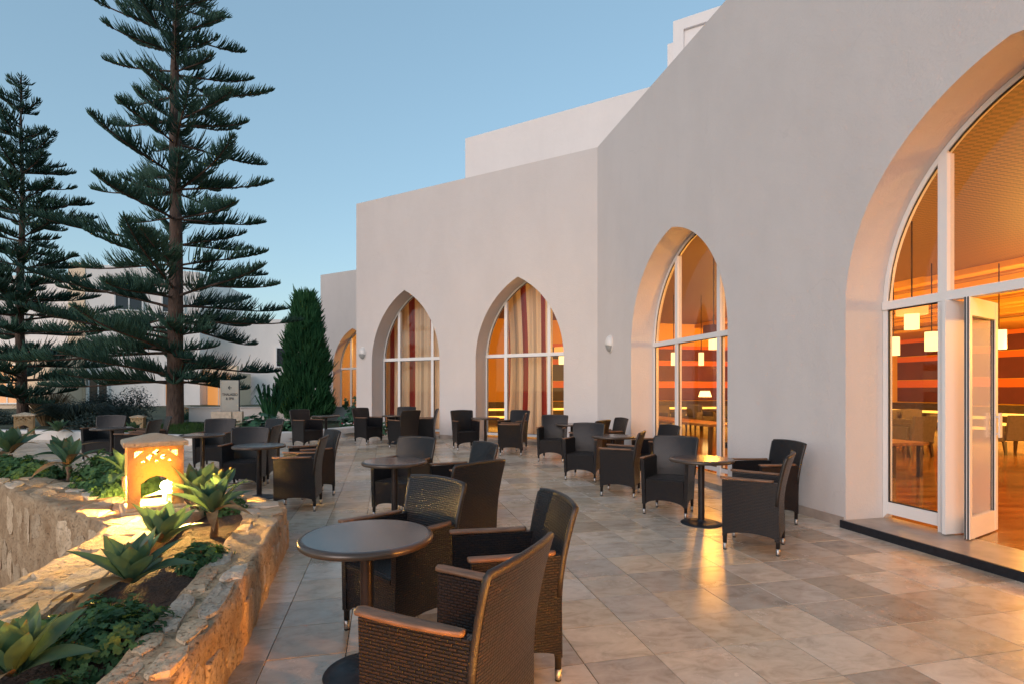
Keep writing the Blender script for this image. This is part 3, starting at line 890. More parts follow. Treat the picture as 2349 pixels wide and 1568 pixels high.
LAMP_COL = (1, .49, .085)
def lamp_light(loc, e, r=.12, col=LAMP_COL):
    d = bpy.data.lights.new('lamp_light', 'POINT'); d.energy = e; d.shadow_soft_size = r; d.color = col
    o = bpy.data.objects.new('lamp_light', d); COL.objects.link(o); o.location = loc
    return o
E_IN = 84
for (u, d) in ((-11, 4), (-7, 3.2), (-7, 8), (-2, 3.4), (-2, 8.5), (-4, 12), (3.5, 4), (3.5, 9), (5, 13), (9, 2), (9, 8), (14, 3), (14, 9)):
    x, y, _ = F2(u, d, 0)
    lamp_light((x, y, 2.35), E_IN * (.35 if (u, d) == (9, 2) else 1.5 if d >= 8 else .42))
for u, d, z, e in ((-7.0, 1.5, 1.15, 500), (-3.9, 3.0, 2.2, 12), (2.0, 2.4, 2.4, 12), (5.0, 1.7, 1.9, 27)):  # extra lamps without fixtures, added for nearest chair, reveals and table reflection
    x, y, _ = F2(u, d, 0); lamp_light((x, y, z), e, .1, (1, .36, .05) if e > 100 else (1, .40, .045) if e == 27 else LAMP_COL)
lamp_light(F3(-2.2, 2.4, 3.6), 45)

# ------------------------------------------------------------------ pendant lamps (things)
def pendant(loc, r, h, ceil, label, drum=False):
    t = thing('pendant_lamp', label, 'pendant lamp', loc, 0, 'pendant lamps in the lobby')
    b = MB(); b.lathe([(r, 0), (r, h), (r * .96, h), (r * .96, 0)], 24, closed=False); b.build('lamp_shade', SHADE_LIT, t, True)
    b = MB(); b.lathe([(.012, h), (.012, ceil - loc[2])], 8); b.build('cord', DKWOOD, t)
    if drum:
        b = MB(); b.lathe([(r * 2.1, h * .8), (r * 2.1, h * .8 + .24), (r * 2.05, h * .8 + .24), (r * 2.05, h * .8)], 28, closed=False)
        b.lathe([(r * 2.05, h * .8 + .2), (.01, h * .8 + .2)], 28, closed=False)
        b.build('drum_shade', SHADE_OFF if drum == 'off' else SHADE_DIM, t, True)
    return t
pendant((6.68, 9.0, 2.50), .105, .30, 4.3, 'drum pendant lamp glowing just inside the glass beside the open door', True)
pendant((9.35, 12.0, 2.36), .13, .42, 4.3, 'white cylinder pendant lamp against the striped wall left of the door mullion')
pendant((9.35, 13.2, 2.34), .13, .44, 4.3, 'cylinder pendant lamp half hidden at the edge of the big arch glass')
pendant((10.85, 12.0, 2.40), .13, .42, 4.3, 'cylinder pendant lamp seen past the top of the open door leaf')
pendant((4.80, 16.0, 2.22), .075, .38, 4.3, 'small cylinder lamp behind the narrow far pane of the middle arch')
pendant((5.62, 16.0, 2.22), .075, .38, 4.3, 'small cylinder lamp in the middle of the middle arch window')
pendant((4.12, 11.0, 2.32), .10, .30, 4.5, 'bright lamp under a plum drum shade in the middle arch', 'off')
pendant((1.70, 18.0, 2.35), .14, .40, 4.5, 'pendant lamp glowing in the right pane of the curtained arch', True)
pendant((-1.2, 19.4, 3.0), .16, .35, 4.5, 'pendant lamp seen through the left pane of the curtained arch', 'off')

# lobby armchairs
def lobby_chair(m=FABRIC):
    t = thing('lobby_armchair', 'x', 'armchair', (0, 0, 0), 0, 'armchairs in the lobby')
    b = MB(); b.bbox(-.27, .27, -.28, .24, .30, .46, .02); b.build('seat', m, t)
    b = MB()
    b.slab(lambda u, v, s: (u * .27, .24 + v * .10 + (.07 if s else 0), .32 + v * .55), [-1, -.5, 0, .5, 1], [0, .4, 1]); b.build('backrest', m, t)
    for s_ in (-1, 1):
        b = MB(); b.bbox(min(s_ * .275, s_ * .335), max(s_ * .275, s_ * .335), -.29, .27, .28, .64, .015); b.build('arm', m, t)
        for y0, dy in ((-.25, -.02), (.24, .05)):
            b = MB(); x = s_ * .27
            b.hexa([(x - .02, y0 + dy - .02, 0), (x + .02, y0 + dy - .02, 0), (x + .02, y0 + dy + .02, 0), (x - .02, y0 + dy + .02, 0),
                    (x - .03, y0 - .03, .29), (x + .03, y0 - .03, .29), (x + .03, y0 + .03, .29), (x - .03, y0 + .03, .29)]); b.build('leg', DKWOOD, t)
    return t
lc = lobby_chair()
LOBBY = [
    (8.55, 11.6, 190, 'beige lobby armchair in profile just behind the narrow pane by the open door'),
    (9.15, 12.3, 215, 'beige lobby armchair turned away in the pane beside the door mullion'),
    (11.1, 12.0, 170, 'beige lobby armchair seen past the open door leaf handle'),
    (11.0, 15.2, 180, 'far lobby armchair at the banquette behind the door opening'),
    (10.9, 14.7, 20, 'lobby armchair beyond the open door facing the terrace'),
    (10.6, 10.3, 160, 'dark silhouetted lobby armchair nearest the open doorway edge'),
    (11.4, 15.9, 200, 'tall backed lobby armchair against the plum wall by the banquette'),
    (5.45, 18.6, 25, 'lobby armchair at the far edge of the middle arch window'),
    (6.3, 19.0, -40, 'lobby armchair in the narrow pane of the middle arch'),
    (6.9, 19.6, 30, 'lobby armchair just behind the first mullion of the middle arch'),
    (7.2, 18.2, -20, 'pale lobby armchair in the centre pane of the middle arch'),
    (8.35, 19.2, 35, 'lobby armchair below the lit table lamp in the middle arch'),
    (8.4, 17.4, -60, 'lobby armchair beside the second mullion of the middle arch'),
]
for k, (x, y, a_, lab) in enumerate(LOBBY):
    o = lc if k == 0 else copy_tree(lc)
    o.location = (x, y, INZ); o.rotation_euler.z = R(a_); o['label'] = lab
# floral dining chair and long table near the glass
fx, fy, _ = F2(3.35, 1.15, 0)
t = thing('floral_chair', 'dark chair with pale floral fabric back right behind the middle arch glass', 'chair', (fx, fy, INZ), R(200))
b = MB(); b.bbox(-.24, .24, -.24, .22, .40, .50, .02); b.build('seat', FLORAL, t)
b = MB(); b.slab(lambda u, v, s: (u * .25, .2 + v * .08 + (.06 if s else 0), .45 + v * .50), [-1, -.5, 0, .5, 1], [0, .5, 1]); b.build('backrest', FLORAL, t)
for sx in (-.2, .2):
    for sy in (-.2, .2):
        b = MB(); b.box(sx - .02, sx + .02, sy - .02, sy + .02, 0, .40); b.build('leg', DKWOOD, t)
t = thing('long_table', 'long wooden table running behind the middle arch glass', 'table', (0, 0, 0))
b = MB(); b.bbox(4.3, 9.0, 1.2, 1.95, INZ + .70, INZ + .75, .008, T=F2); b.build('tabletop', MIDWOOD, t)
for (u, d) in ((4.4, 1.28), (4.4, 1.87), (8.9, 1.28), (8.9, 1.87)):
    b = MB(); b.box(u - .03, u + .03, d - .03, d + .03, INZ, INZ + .70, T=F2); b.build('leg', DKWOOD, t)
t = thing('long_table', 'long wooden table crossing behind the glass beside the door', 'table', (0, 0, 0))
b = MB(); b.bbox(2.0, 5.2, 3.0, 3.7, INZ + .52, INZ + .57, .008, T=F2); b.build('tabletop', MIDWOOD, t)
for (u, d) in ((2.1, 3.08), (2.1, 3.62), (5.1, 3.08), (5.1, 3.62)):
    b = MB(); b.box(u - .03, u + .03, d - .03, d + .03, INZ, INZ + .52, T=F2); b.build('leg', DKWOOD, t)
t = thing('table_lamp', 'small lit table lamp with wide shade in the middle arch', 'lamp', (8.6, 24.0, INZ + .95))
b = MB(); b.lathe([(.06, 0), (.06, .02), (.015, .03), (.015, .22)], 14); b.build('lamp_base', DKWOOD, t)
b = MB(); b.lathe([(.28, .16), (.20, .42), (.19, .42), (.27, .16)], 20, closed=False); b.build('lamp_shade', emit('table_shade', (1, .62, .2), 1.), t, True)

# curtains
def curtain(fr, u0, u1, z0, z1, stripes, label, gather=0., ph=0.):
    n = int((u1 - u0) / .022); nz = 18
    V, F, UV = [], [], []
    for j in range(nz + 1):
        v = j / nz
        pull = gather * math.sin(math.pi * min(1, v * 1.0)) if gather else 0
        for i in range(n + 1):
            s = i / n
            u = u0 + (u1 - u0) * s
            u = u + pull * (s - .15) * (-1)
            w = .045 * math.sin(s * (u1 - u0) * 21 + ph + .6 * math.sin(3 * v + ph)) + .02 * math.sin(s * (u1 - u0) * 47 + 2 * v)
            V.append(fr(u, .95 + w * (.5 + .5 * (1 - v)), z0 + (z1 - z0) * v)); UV.append((s * stripes + .035 * math.sin(v * 2.5 + ph), v))
    for j in range(nz):
        for i in range(n):
            a = j * (n + 1) + i; F.append((a, a + 1, a + n + 2, a + n + 1))
    me = bpy.data.meshes.new('curtain'); me.from_pydata(V, [], F); me.materials.append(CURTAIN)
    l = me.uv_layers.new(name='uv')
    for p_ in me.polygons:
        for li, vi in zip(p_.loop_indices, p_.vertices): l.data[li].uv = UV[vi]
    me.polygons.foreach_set('use_smooth', [True] * len(F))
    o = put('curtain', me); tag(o, label, 'curtain')
    return o
curtain(F1, 4.55, 7.75, .26, 4.5, 4.0, 'red and cream striped curtain filling the far left arch window', 0, .4)
curtain(F1, 1.62, 3.12, .26, 4.5, 2.4, 'red and cream striped curtain hanging in the middle of the right hand curtained arch', .16, 2.)

# wall lamps
def wall_lamp(fr, u, z, label, s=1.):
    x, y, _ = fr(u, 0, 0)
    t = thing('wall_lamp', label, 'wall lamp', (x, y, z), math.atan2(fr.n[1], fr.n[0]) - math.pi / 2, 'oval wall lamps')
    # local: +y into the wall, x along
    def dome(z0, z1, off, m, name):
        b = MB(); V, F = [], []
        n1, n2 = 14, 24
        for j in range(n1 + 1):
            ph = math.pi / 2 * j / n1
            for k in range(n2):
                a_ = 2 * math.pi * k / n2
                xx = .135 * s * math.cos(ph) * math.cos(a_); zz = .185 * s * math.cos(ph) * math.sin(a_)
                V.append((xx, -(.10 * s * math.sin(ph) + off), zz))
        for j in range(n1):
            for k in range(n2):
                q = [j * n2 + k, j * n2 + (k + 1) % n2, (j + 1) * n2 + (k + 1) % n2, (j + 1) * n2 + k]
                zc = sum(V[i][2] for i in q) / 4
                if z0 <= zc < z1: F.append(tuple(q))
        b.add(V, F); b.build(name, m, t, True)
    dome(-.03 * s, 1, .014, LAMPW, 'lamp_cover'); dome(-1, -.03 * s, .006, LAMPG, 'lamp_lens')
    b = MB(); V = []
    for yy, rr in ((0, 1.0), (-.02, 1.0), (-.02, .9)):
        for k in range(24):
            a_ = 2 * math.pi * k / 24; V.append((.15 * s * rr * math.cos(a_), yy, .20 * s * rr * math.sin(a_)))
    F = [(j * 24 + k, j * 24 + (k + 1) % 24, (j + 1) * 24 + (k + 1) % 24, (j + 1) * 24 + k) for j in range(2) for k in range(24)]
    b.add(V, F); b.build('back_plate', LAMPW, t)
    return t
wall_lamp(F2, 6.28, 2.52, 'white oval wall lamp between the corner and the middle arch')
wall_lamp(F1, 7.62, 2.62, 'white oval wall lamp beside the far curtained arch')
wall_lamp(F3, .85, 2.0, 'small white oval wall lamp on the set-back wing by the conifer')

# ------------------------------------------------------------------ rattan armchairs
def make_chair():
    t = thing('rattan_armchair', 'x', 'armchair', (0, 0, 0), 0, 'woven rattan armchairs on the terrace')
    # local: front -y, back +y
    def arch_z(s, zb, h): return zb + h * max(0, 1 - (2 * s - 1) ** 2) ** .6
    ss = [0, .03, .08, .15, .25, .35, .5, .65, .75, .85, .92, .97, 1]
    def xs_at(y, z):          # half width of the chair body
        k = (y + .245) / .49
        return (.262 + .022 * min(1, z / .66)) * (1 - k) + (.232 + .03 * min(1, z / .66)) * k
    # side panels
    for sg in (-1, 1):
        b = MB()
        def side(u, v, k):
            y = -.245 + .475 * u
            zb = arch_z(u, .125, .055); z = zb + (.660 - zb) * v
            x = sg * (xs_at(y, z) - (.042 if (k if sg > 0 else 1 - k) else 0))
            return (x, y, z)
        b.slab(side, ss, [0, .25, .5, .75, 1]); b.build('side_panel', WEAVE, t, uv='box')
        # wooden arm
        b = MB()
        def arm(u, v, k):
            y = -.262 + .455 * u
            w = .030 * (1 - .35 * max(0, (u - .7)) / .3) * (.7 if u in (0, 1) else 1)
            x = sg * (xs_at(y, .66) - .018 + .006 * math.sin(u * math.pi)) + (v - .5) * 2 * w
            zz = .663 + (.0 if k == 0 else .022 - .007 * abs(v - .5) * 2) + .008 * (1 - u) ** 2
            return (x, y, zz)
        b.slab(arm, [0, .03, .2, .4, .6, .8, .97, 1], [0, .15, .5, .85, 1]); b.build('armrest', TEAK, t, True)
    # front panel
    b = MB()
    def front(u, v, k):
        s = u; zb = arch_z(s, .125, .06); z = zb + (.425 - zb) * v
        return ((2 * s - 1) * .224, -.238 + (.03 if k == 0 else 0), z)
    b.slab(front, ss, [0, .5, 1]); b.build('front_panel', WEAVE, t, uv='box')
    # seat, slightly crowned with a rolled front edge
    b = MB()
    def seat(u, v, k):
        y = -.244 + .46 * v
        cr = .012 * (1 - u * u) * math.sin(math.pi * min(1, v * .95 + .05))
        return (u * .222, y, (.43 + cr - (.012 if v == 0 else 0)) if k == 1 else .395)
    b.slab(seat, [-1, -.6, -.2, .2, .6, 1], [0, .06, .3, .6, .85, 1]); b.build('seat', WEAVE, t, uv='box')
    # back: flares outwards and curves in plan
    def bk(u, z):             # outer centre surface, u in -1..1
        k = max(0, (z - .42) / .475)
        y = .232 + .010 * (1 - min(1, z / .42)) + .082 * k ** 1.7
        y += .030 * (1 - u * u) * (.35 + .65 * k)
        hw = .232 + .020 * min(1, z / .6) + .020 * max(0, (z - .6) / .3)
        return hw * u, y, z
    b = MB()
    def back(u, v, k):
        zb = arch_z((u + 1) / 2, .125, .045); zt = .893 + .012 * (1 - u * u)
        z = zb + (zt - zb) * v
        x, y, z = bk(u, z)
        th = .042 - .012 * v
        return (x, y - (0 if k == 0 else th), z)
    us = [-1, -.94, -.8, -.6, -.4, -.2, 0, .2, .4, .6, .8, .94, 1]
    b.slab(back, us, [0, .12, .25, .37, .48, .58, .68, .77, .85, .92, 1]); o = b.build('backrest', WEAVE, t, uv='box')
    # braided edge over the back and down its sides
    b = MB()
    path = []
    for z in [.45, .55, .65, .74, .82, .88]: path.append((bk(-1, z)[0], bk(-1, z)[1] - .018, z))
    for u in [-1, -.8, -.5, -.2, .2, .5, .8, 1]:
        x, y, z = bk(u, .893 + .012 * (1 - u * u)); path.append((x * .985, y - .014, z))
    for z in [.88, .82, .74, .65, .55, .45]: path.append((bk(1, z)[0], bk(1, z)[1] - .018, z))
    b.tube(path, .0165, 7); b.build('edge_braid', BRAID, o, True)
    # legs
    for sx in (-1, 1):
        for sy in (-1, 1):
            x1, y1 = (sx * .246, -.226) if sy < 0 else (sx * .218, .222)
            b = MB()
            b.tube([(x1, y1, .062), (x1, y1, .15), (x1 * .985, y1 * .985, .30)], [.0175, .020, .021], 8)
            l_ = b.build('leg', LEGW, t, True)
            b = MB(); b.lathe([(.0155, .008), (.017, .014), (.0185, .0625), (.012, .064)], 10, (x1, y1, 0)); b.build('foot_cap', CAP, l_, True)
            b = MB(); b.lathe([(.0155, 0), (.0165, .004), (.0165, .0085)], 10, (x1, y1, 0)); b.build('foot_pad', RUBBER, l_)
    return t
CH = [
    (-.225, 2.14, -116, 'woven armchair nearest the camera, seen from behind at the front round table'),
    (-.70, 3.38, -41, 'woven armchair facing the camera behind the front round table'),
    (-.035, 2.93, -74, 'woven armchair with both teak arms showing, right of the front round table'),
    (-1.31, 6.46, -24, 'woven armchair facing forward behind the second round table, lit by warm glints'),
    (-.55, 5.86, -58, 'woven armchair at the second round table, mostly hidden by another chair'),
    (-.47, 4.66, -135, 'dark woven armchair with its back to us between the front and second round tables'),
    (-4.05, 8.16, 10, 'woven armchair facing forward behind the round table next to the agaves'),
    (-4.14, 8.76, -81, 'woven armchair seen from behind just past the armchair facing the agaves'),
    (-4.65, 9.96, -34, 'woven armchair farthest back in front of the big leaved plant'),
    (-2.70, 6.84, -80, 'woven armchair showing its whole side panel beside the end of the stone wall'),
    (-2.86, 7.72, -50, 'woven armchair behind the one beside the stone wall end'),
    (-4.98, 13.08, 57, 'woven armchair in front of the columnar conifer at the white kerb'),
    (-8.30, 10.95, 10, 'woven armchair facing forward at the farthest left round table by the shrubs'),
    (-6.87, 9.88, -78, 'woven armchair in profile at the round table directly behind the lantern'),
    (-7.10, 10.60, -50, 'woven armchair tucked behind the one in profile behind the lantern'),
    (-5.50, 9.95, 8, 'woven armchair facing forward in front of the tall pine trunk'),
    (-3.72, 13.90, 57, 'woven armchair at the projecting wall corner below the far wall lamp'),
    (-2.62, 13.03, -133, 'woven armchair with its back to us at the table below the far curtained arch'),
    (-2.20, 13.65, -87, 'woven armchair edge-on beside the far curtained arch'),
    (-2.95, 14.35, -18, 'woven armchair closest to the glass of the far curtained arch'),
    (-1.11, 12.77, 22, 'woven armchair angled in front of the wall between the two curtained arches'),
    (-.01, 11.90, -94, 'woven armchair with its side to us below the nearer curtained arch'),
    (.03, 12.76, -35, 'woven armchair against the hanging curtain, behind a side-on armchair'),
    (.83, 11.04, -14, 'woven armchair facing forward at the table near the inner wall corner'),
    (1.42, 9.95, -128, 'woven armchair almost hidden behind the chair beside the middle arch'),
    (1.83, 10.35, -76, 'woven armchair against the wall below the near wall lamp'),
    (1.20, 8.98, -24, 'woven armchair facing forward at the table before the middle arch'),
    (1.57, 7.77, -112, 'woven armchair with a curled back in front of the middle arch table base'),
    (2.30, 8.73, -72, 'woven armchair standing right before the middle arch glass'),
    (1.93, 6.60, -31, 'large dark woven armchair facing us left of the table reflecting orange light'),
    (2.33, 5.17, -122, 'woven armchair turned away in front of the plain wall, nearest the door step'),
    (2.91, 6.18, -80, 'woven armchair pushed against the plain wall behind the turned away one'),
]
ch0 = make_chair()
for k, (x, y, h, lab) in enumerate(CH):
    o = ch0 if k == 0 else copy_tree(ch0)
    o.location = (x, y, fz(y)); o.rotation_euler.z = R(h); o['label'] = lab

# ------------------------------------------------------------------ round tables
def make_table():
    t = thing('round_table', 'x', 'table', (0, 0, 0), 0, 'round bistro tables on the terrace')
    b = MB(); b.lathe([(.0, .7345), (.322, .7345), (.330, .732)], 56, closed=False); top_ = b.build('tabletop', TABLETOP, t)
    b = MB(); b.lathe([(.330, .7325), (.338, .731), (.346, .723), (.349, .712), (.346, .702), (.338, .695), (.30, .693), (.05, .693)], 56, closed=False); b.build('rim', RIM, top_, True)
    b = MB(); b.lathe([(.035, .02), (.035, .694)], 20, closed=False); b.build('pole', POLE, t, True)
    b = MB(); b.lathe([(.12, .680), (.12, .6925)], 20); b.build('top_plate', POLE, t)
    b = MB(); b.lathe([(.222, 0), (.225, .004), (.220, .010), (.15, .017), (.06, .024), (.038, .034), (.036, .05)], 40); b.build('base', BASE, t, True)
    return t
TB = [
    (-.77, 2.86, 'nearest round table with dark top and bronze rim in front of the stone wall'),
    (-1.27, 5.83, 'second round table behind the front group, its pole catching a bright orange line'),
    (-3.52, 7.50, 'round table just beyond the agave clump and the end of the stone wall'),
    (2.13, 6.06, 'round table with its top reflecting orange light beside the middle arch'),
    (1.66, 8.85, 'round table surrounded by armchairs in front of the middle arch, base just visible'),
    (1.25, 11.2, 'small round table near the inner corner of the walls'),
    (-.64, 13.0, 'round table in front of the nearer curtained arch'),
    (-3.00, 13.9, 'round table in front of the far curtained arch'),
    (-4.75, 13.75, 'round table by the white kerb near the columnar conifer'),
    (-7.65, 10.3, 'round table farthest from the building, behind the stone lantern'),
    (-5.20, 9.05, 'round table in front of the tall pine trunk'),
]
tb0 = make_table()
for k, (x, y, lab) in enumerate(TB):
    o = tb0 if k == 0 else copy_tree(tb0)
    o.location = (x, y, fz(y)); o['label'] = lab

# ------------------------------------------------------------------ planter walls of rubble stone
def nz(p, s): return noise.noise(Vector(p) * s)
def resample(pts, step):
    P = [Vector((x, y, 0)) for x, y in pts]; out = []
    L = [0]
    for a, c in zip(P, P[1:]): L.append(L[-1] + (c - a).length)
    n = max(2, int(L[-1] / step))
    for k in range(n + 1):
        d = L[-1] * k / n
        for i in range(len(P) - 1):
            if d <= L[i + 1] + 1e-9:
                f = (d - L[i]) / max(1e-9, L[i + 1] - L[i]); out.append(P[i].lerp(P[i + 1], f)); break
    return out, n
def rubble_wall(label, left, right, zb_l, zb_r, zt, faces=(True, True, True), zt_end=None, stone_step=.34, cap_end=True):
    """left/right plan edges; loft with noisy surface, then single stones set into it."""
    w = thing('stone_wall', label, 'wall')
    n = max(int(sum((Vector(a) - Vector(c)).length for a, c in zip(left, left[1:])) / .05), 8)
    def rs(pts):
        P = [Vector((x, y, 0)) for x, y in pts]; L = [0]
        for a, c in zip(P, P[1:]): L.append(L[-1] + (c - a).length)
        out = []
        for k in range(n + 1):
            d = L[-1] * k / n
            for i in range(len(P) - 1):
                if d <= L[i + 1] + 1e-9:
                    out.append(P[i].lerp(P[i + 1], (d - L[i]) / max(1e-9, L[i + 1] - L[i]))); break
        return out, L[-1]
    Lp, LL = rs(left); Rp, RL = rs(right)
    ztf = lambda k: zt if zt_end is None else zt + (zt_end - zt) * max(0, (k / n - .75) / .25)
    V, F = [], []
    hl = max(3, int((zt - zb_l) / .05)); hr = max(3, int((zt - zb_r) / .05)); hw = 8
    ring = hl + hw + hr + 1
    for k in range(n + 1):
        l, r = Lp[k], Rp[k]; T = ztf(k)
        cs = [(l, zb_l + (T - .02 - zb_l) * j / hl) for j in range(hl)] + \
             [(l.lerp(r, .02 + .96 * j / hw), T) for j in range(hw + 1)] + [(r, T - .02 - (T - .02 - zb_r) * (j + 1) / hr) for j in range(hr)]
        for p_, z in cs:
            d = nz((p_.x, p_.y, z), 5) * .024 + nz((p_.x, p_.y, z), 14) * .012
            out = (r - l).normalized()
            side = -1 if p_ == l else 1 if p_ == r else 0
            q = Vector((p_.x, p_.y, z)) + (out * side * d * 1.1 if side else Vector((0, 0, d)))
            V.append(tuple(q))
    for k in range(n):
        for j in range(ring - 1):
            a = k * ring + j
            F.append((a, a + 1, a + ring + 1, a + ring))
    b = MB(); b.add(V, F)
    b.add([V[k * ring + j] for k in (0,) for j in range(ring)], [tuple(range(ring))])
    b.add([V[n * ring + j] for j in range(ring)], [tuple(range(ring - 1, -1, -1))])
    b.build('mortar', MORTAR, w, True)
    # stones
    def lerp_edge(P, s):
        f = max(0, min(.9999, s)) * n; i = int(f); return P[i].lerp(P[i + 1], f - i)
    def surf(face, s, v):
        if face == 'top':
            p_ = lerp_edge(Lp, s).lerp(lerp_edge(Rp, s), v); return Vector((p_.x, p_.y, ztf(s * n))), Vector((0, 0, 1))
        P, zb, sg = (Lp, zb_l, -1) if face == 'left' else (Rp, zb_r, 1)
        p_ = lerp_edge(P, s); o_ = (lerp_edge(Rp, s) - lerp_edge(Lp, s)).normalized() * sg
        T = ztf(s * n) - .015
        return Vector((p_.x, p_.y, zb + (T - zb) * v)), o_
    def stones(face, rows, length, step_, hgt):
        for r_ in range(rows):
            s = random.uniform(0, .6) * step_ / length
            while s < 1:
                ds = random.uniform(.65, 1.5) * step_ / length
                e = min(1, s + ds)
                if e - s > .35 * step_ / length and random.random() > (.14 if face == 'top' else .12):
                    v0 = r_ / rows + random.uniform(-.02, .06) / rows + .02; v1 = (r_ + 1) / rows - random.uniform(-.02, .10) / rows - .02
                    if face != 'top':
                        v0 = (r_ + random.uniform(.02, .32)) / rows; v1 = (r_ + random.uniform(.66, .99)) / rows
                    elif random.random() < .3: v0 -= .2 * (r_ > 0) ; v1 += .22 * (r_ < rows - 1)
                    sm, vm, hs2, hv = (s + e) / 2, (v0 + v1) / 2, (e - s) / 2 * .97, (v1 - v0) / 2
                    N = 11; rings = []
                    rad = [random.uniform(.72, 1.06) for _ in range(N)]
                    tilt = random.uniform(-.006, .006)
                    V2, F2_ = [], []
                    for ri, (sc, hh) in enumerate(((1.02, -.03), (1.0, .0015), (.955, .8), (.6, 1.0))):
                        for k in range(N):
                            an = 2 * math.pi * k / N
                            cx, cy = math.cos(an), math.sin(an)
                            m_ = (abs(cx) ** 4.5 + abs(cy) ** 4.5) ** (-1 / 4.5)
                            ss_, vv = sm + cx * m_ * rad[k] * hs2 * sc, vm + cy * m_ * rad[k] * hv * sc
                            ss_ = max(.0005, min(.9995, ss_)); vv = max(-.015, min(1.012, vv))
                            p_, nrm = surf(face, ss_, vv)
                            h_ = hh * hgt * random.uniform(.75, 1.15) if hh > .05 else hh
                            V2.append(p_ + nrm * (h_ + tilt * cx + .006 * nz(tuple(p_), 13)))
                    c, nrm = surf(face, sm, max(0, min(1, vm))); V2.append(c + nrm * hgt * random.uniform(.8, 1.1))
                    cen = sum((Vector(q) for q in V2), Vector()) / len(V2)
                    for ri in range(3):
                        for k in range(N): F2_.append((ri * N + k, ri * N + (k + 1) % N, (ri + 1) * N + (k + 1) % N, (ri + 1) * N + k))
                    for k in range(N): F2_.append((3 * N + k, 3 * N + (k + 1) % N, 4 * N))
                    b = MB(); b.add([tuple(Vector(q) - cen) for q in V2], F2_)
                    b.build('stone', STONE_B if random.random() < (.33 if face == 'top' else .06) else STONE, w, False, loc=tuple(cen))
                s = e
    if faces[1]: stones('top', 2, (LL + RL) / 2, stone_step, .015)
    if faces[0]: stones('left', max(1, int((zt - zb_l) / .5)), LL, stone_step * .72, .010)
    if faces[2]: stones('right', max(1, int((zt - zb_r) / .40)), RL, stone_step * .72, .012)
    return w
# wall along the terrace, ending in the rounded tip
rubble_wall('low rubble wall along the paving ending in a rounded sunlit looking tip',
            [(-1.20, .9), (-1.46, 1.6), (-1.56, 2.05), (-1.66, 2.40), (-1.76, 2.78), (-1.97, 3.5), (-2.20, 4.3), (-2.42, 4.85), (-2.62, 5.15)],
            [(-1.02, .9), (-1.17, 1.6), (-1.28, 2.02), (-1.44, 2.71), (-1.57, 3.2), (-1.82, 4.05), (-2.03, 4.75), (-2.17, 5.22)], .2, -.02, .40, (False, True, True), .355)
# far side of the bed: rocks from the tip going back
rubble_wall('low rubble wall behind the lantern bed, running back past the agaves',
            [(-2.66, 5.10), (-3.0, 5.42), (-3.6, 5.85), (-5.2, 6.75), (-7.6, 8.2)],
            [(-2.19, 5.24), (-2.32, 5.48), (-2.9, 5.86), (-5.0, 7.12), (-7.5, 8.6)], .2, -.02, .36, (False, True, False), .36, .4)
# wall above the sunken area, running left from the lantern
rubble_wall('broad rubble wall top leading from the lantern to the left edge',
            [(-7.6, 7.40), (-5.9, 6.21), (-5.07, 5.58), (-3.76, 4.68), (-3.10, 4.20)],
            [(-7.8, 8.02), (-6.51, 7.17), (-5.13, 6.35), (-4.05, 5.62), (-3.35, 5.35)], -1.25, .2, .40, (True, True, False), None, .42)
# wall on the camera side of the sunken area
rubble_wall('rubble wall in the lower left, between the sunken area and the agaves',
            [(-2.66, .9), (-2.74, 2.2), (-2.88, 3.03), (-2.99, 3.52), (-3.17, 4.08), (-3.45, 4.55), (-3.55, 5.0)],
            [(-2.06, .9), (-2.16, 2.2), (-2.28, 2.85), (-2.42, 3.4), (-2.62, 4.1), (-2.78, 4.6), (-2.85, 5.1)], -1.25, .2, .395, (True, True, False), None, .40)
# bed soil
BED = [(-1.1, .9), (-1.4, 2.1), (-1.6, 2.75), (-1.8, 3.3), (-2.05, 4.15), (-2.4, 5.2), (-3.2, 5.75), (-5.1, 6.95), (-7.55, 8.4), (-7.7, 7.8), (-5.1, 6.0), (-3.9, 5.2), (-3.2, 4.8), (-2.7, 4.0), (-2.55, 3.2), (-2.4, 2.2), (-2.3, .9)]
V, F = grid_fill(BED, .045, lambda x, y: .335 + .012 * nz((x, y, 0), 3) + .016 * nz((x, y, 3), 11))
b = MB(); b.add(V, F); b.build('planting_soil', SOIL, None, True, kind='structure')
n = 700
lx_ = rng.uniform(-7.4, -1.2, n * 3); ly_ = rng.uniform(1.0, 8.2, n * 3)
ok = np.array([inside(x, y, BED) for x, y in zip(lx_, ly_)]); lx_, ly_ = lx_[ok][:n], ly_[ok][:n]
lp_ = np.array([(x, y, .345 + .012 * nz((x, y, 0), 3) + .016 * nz((x, y, 3), 11)) for x, y in zip(lx_, ly_)])
# sunken floor
b = MB(); b.add([(-12, -2, -1.24), (-1.2, -2, -1.24), (-1.2, 8, -1.24), (-12, 8, -1.24)], [(0, 1, 2, 3)]); b.build('sunken_path', GROUT, kind='structure')

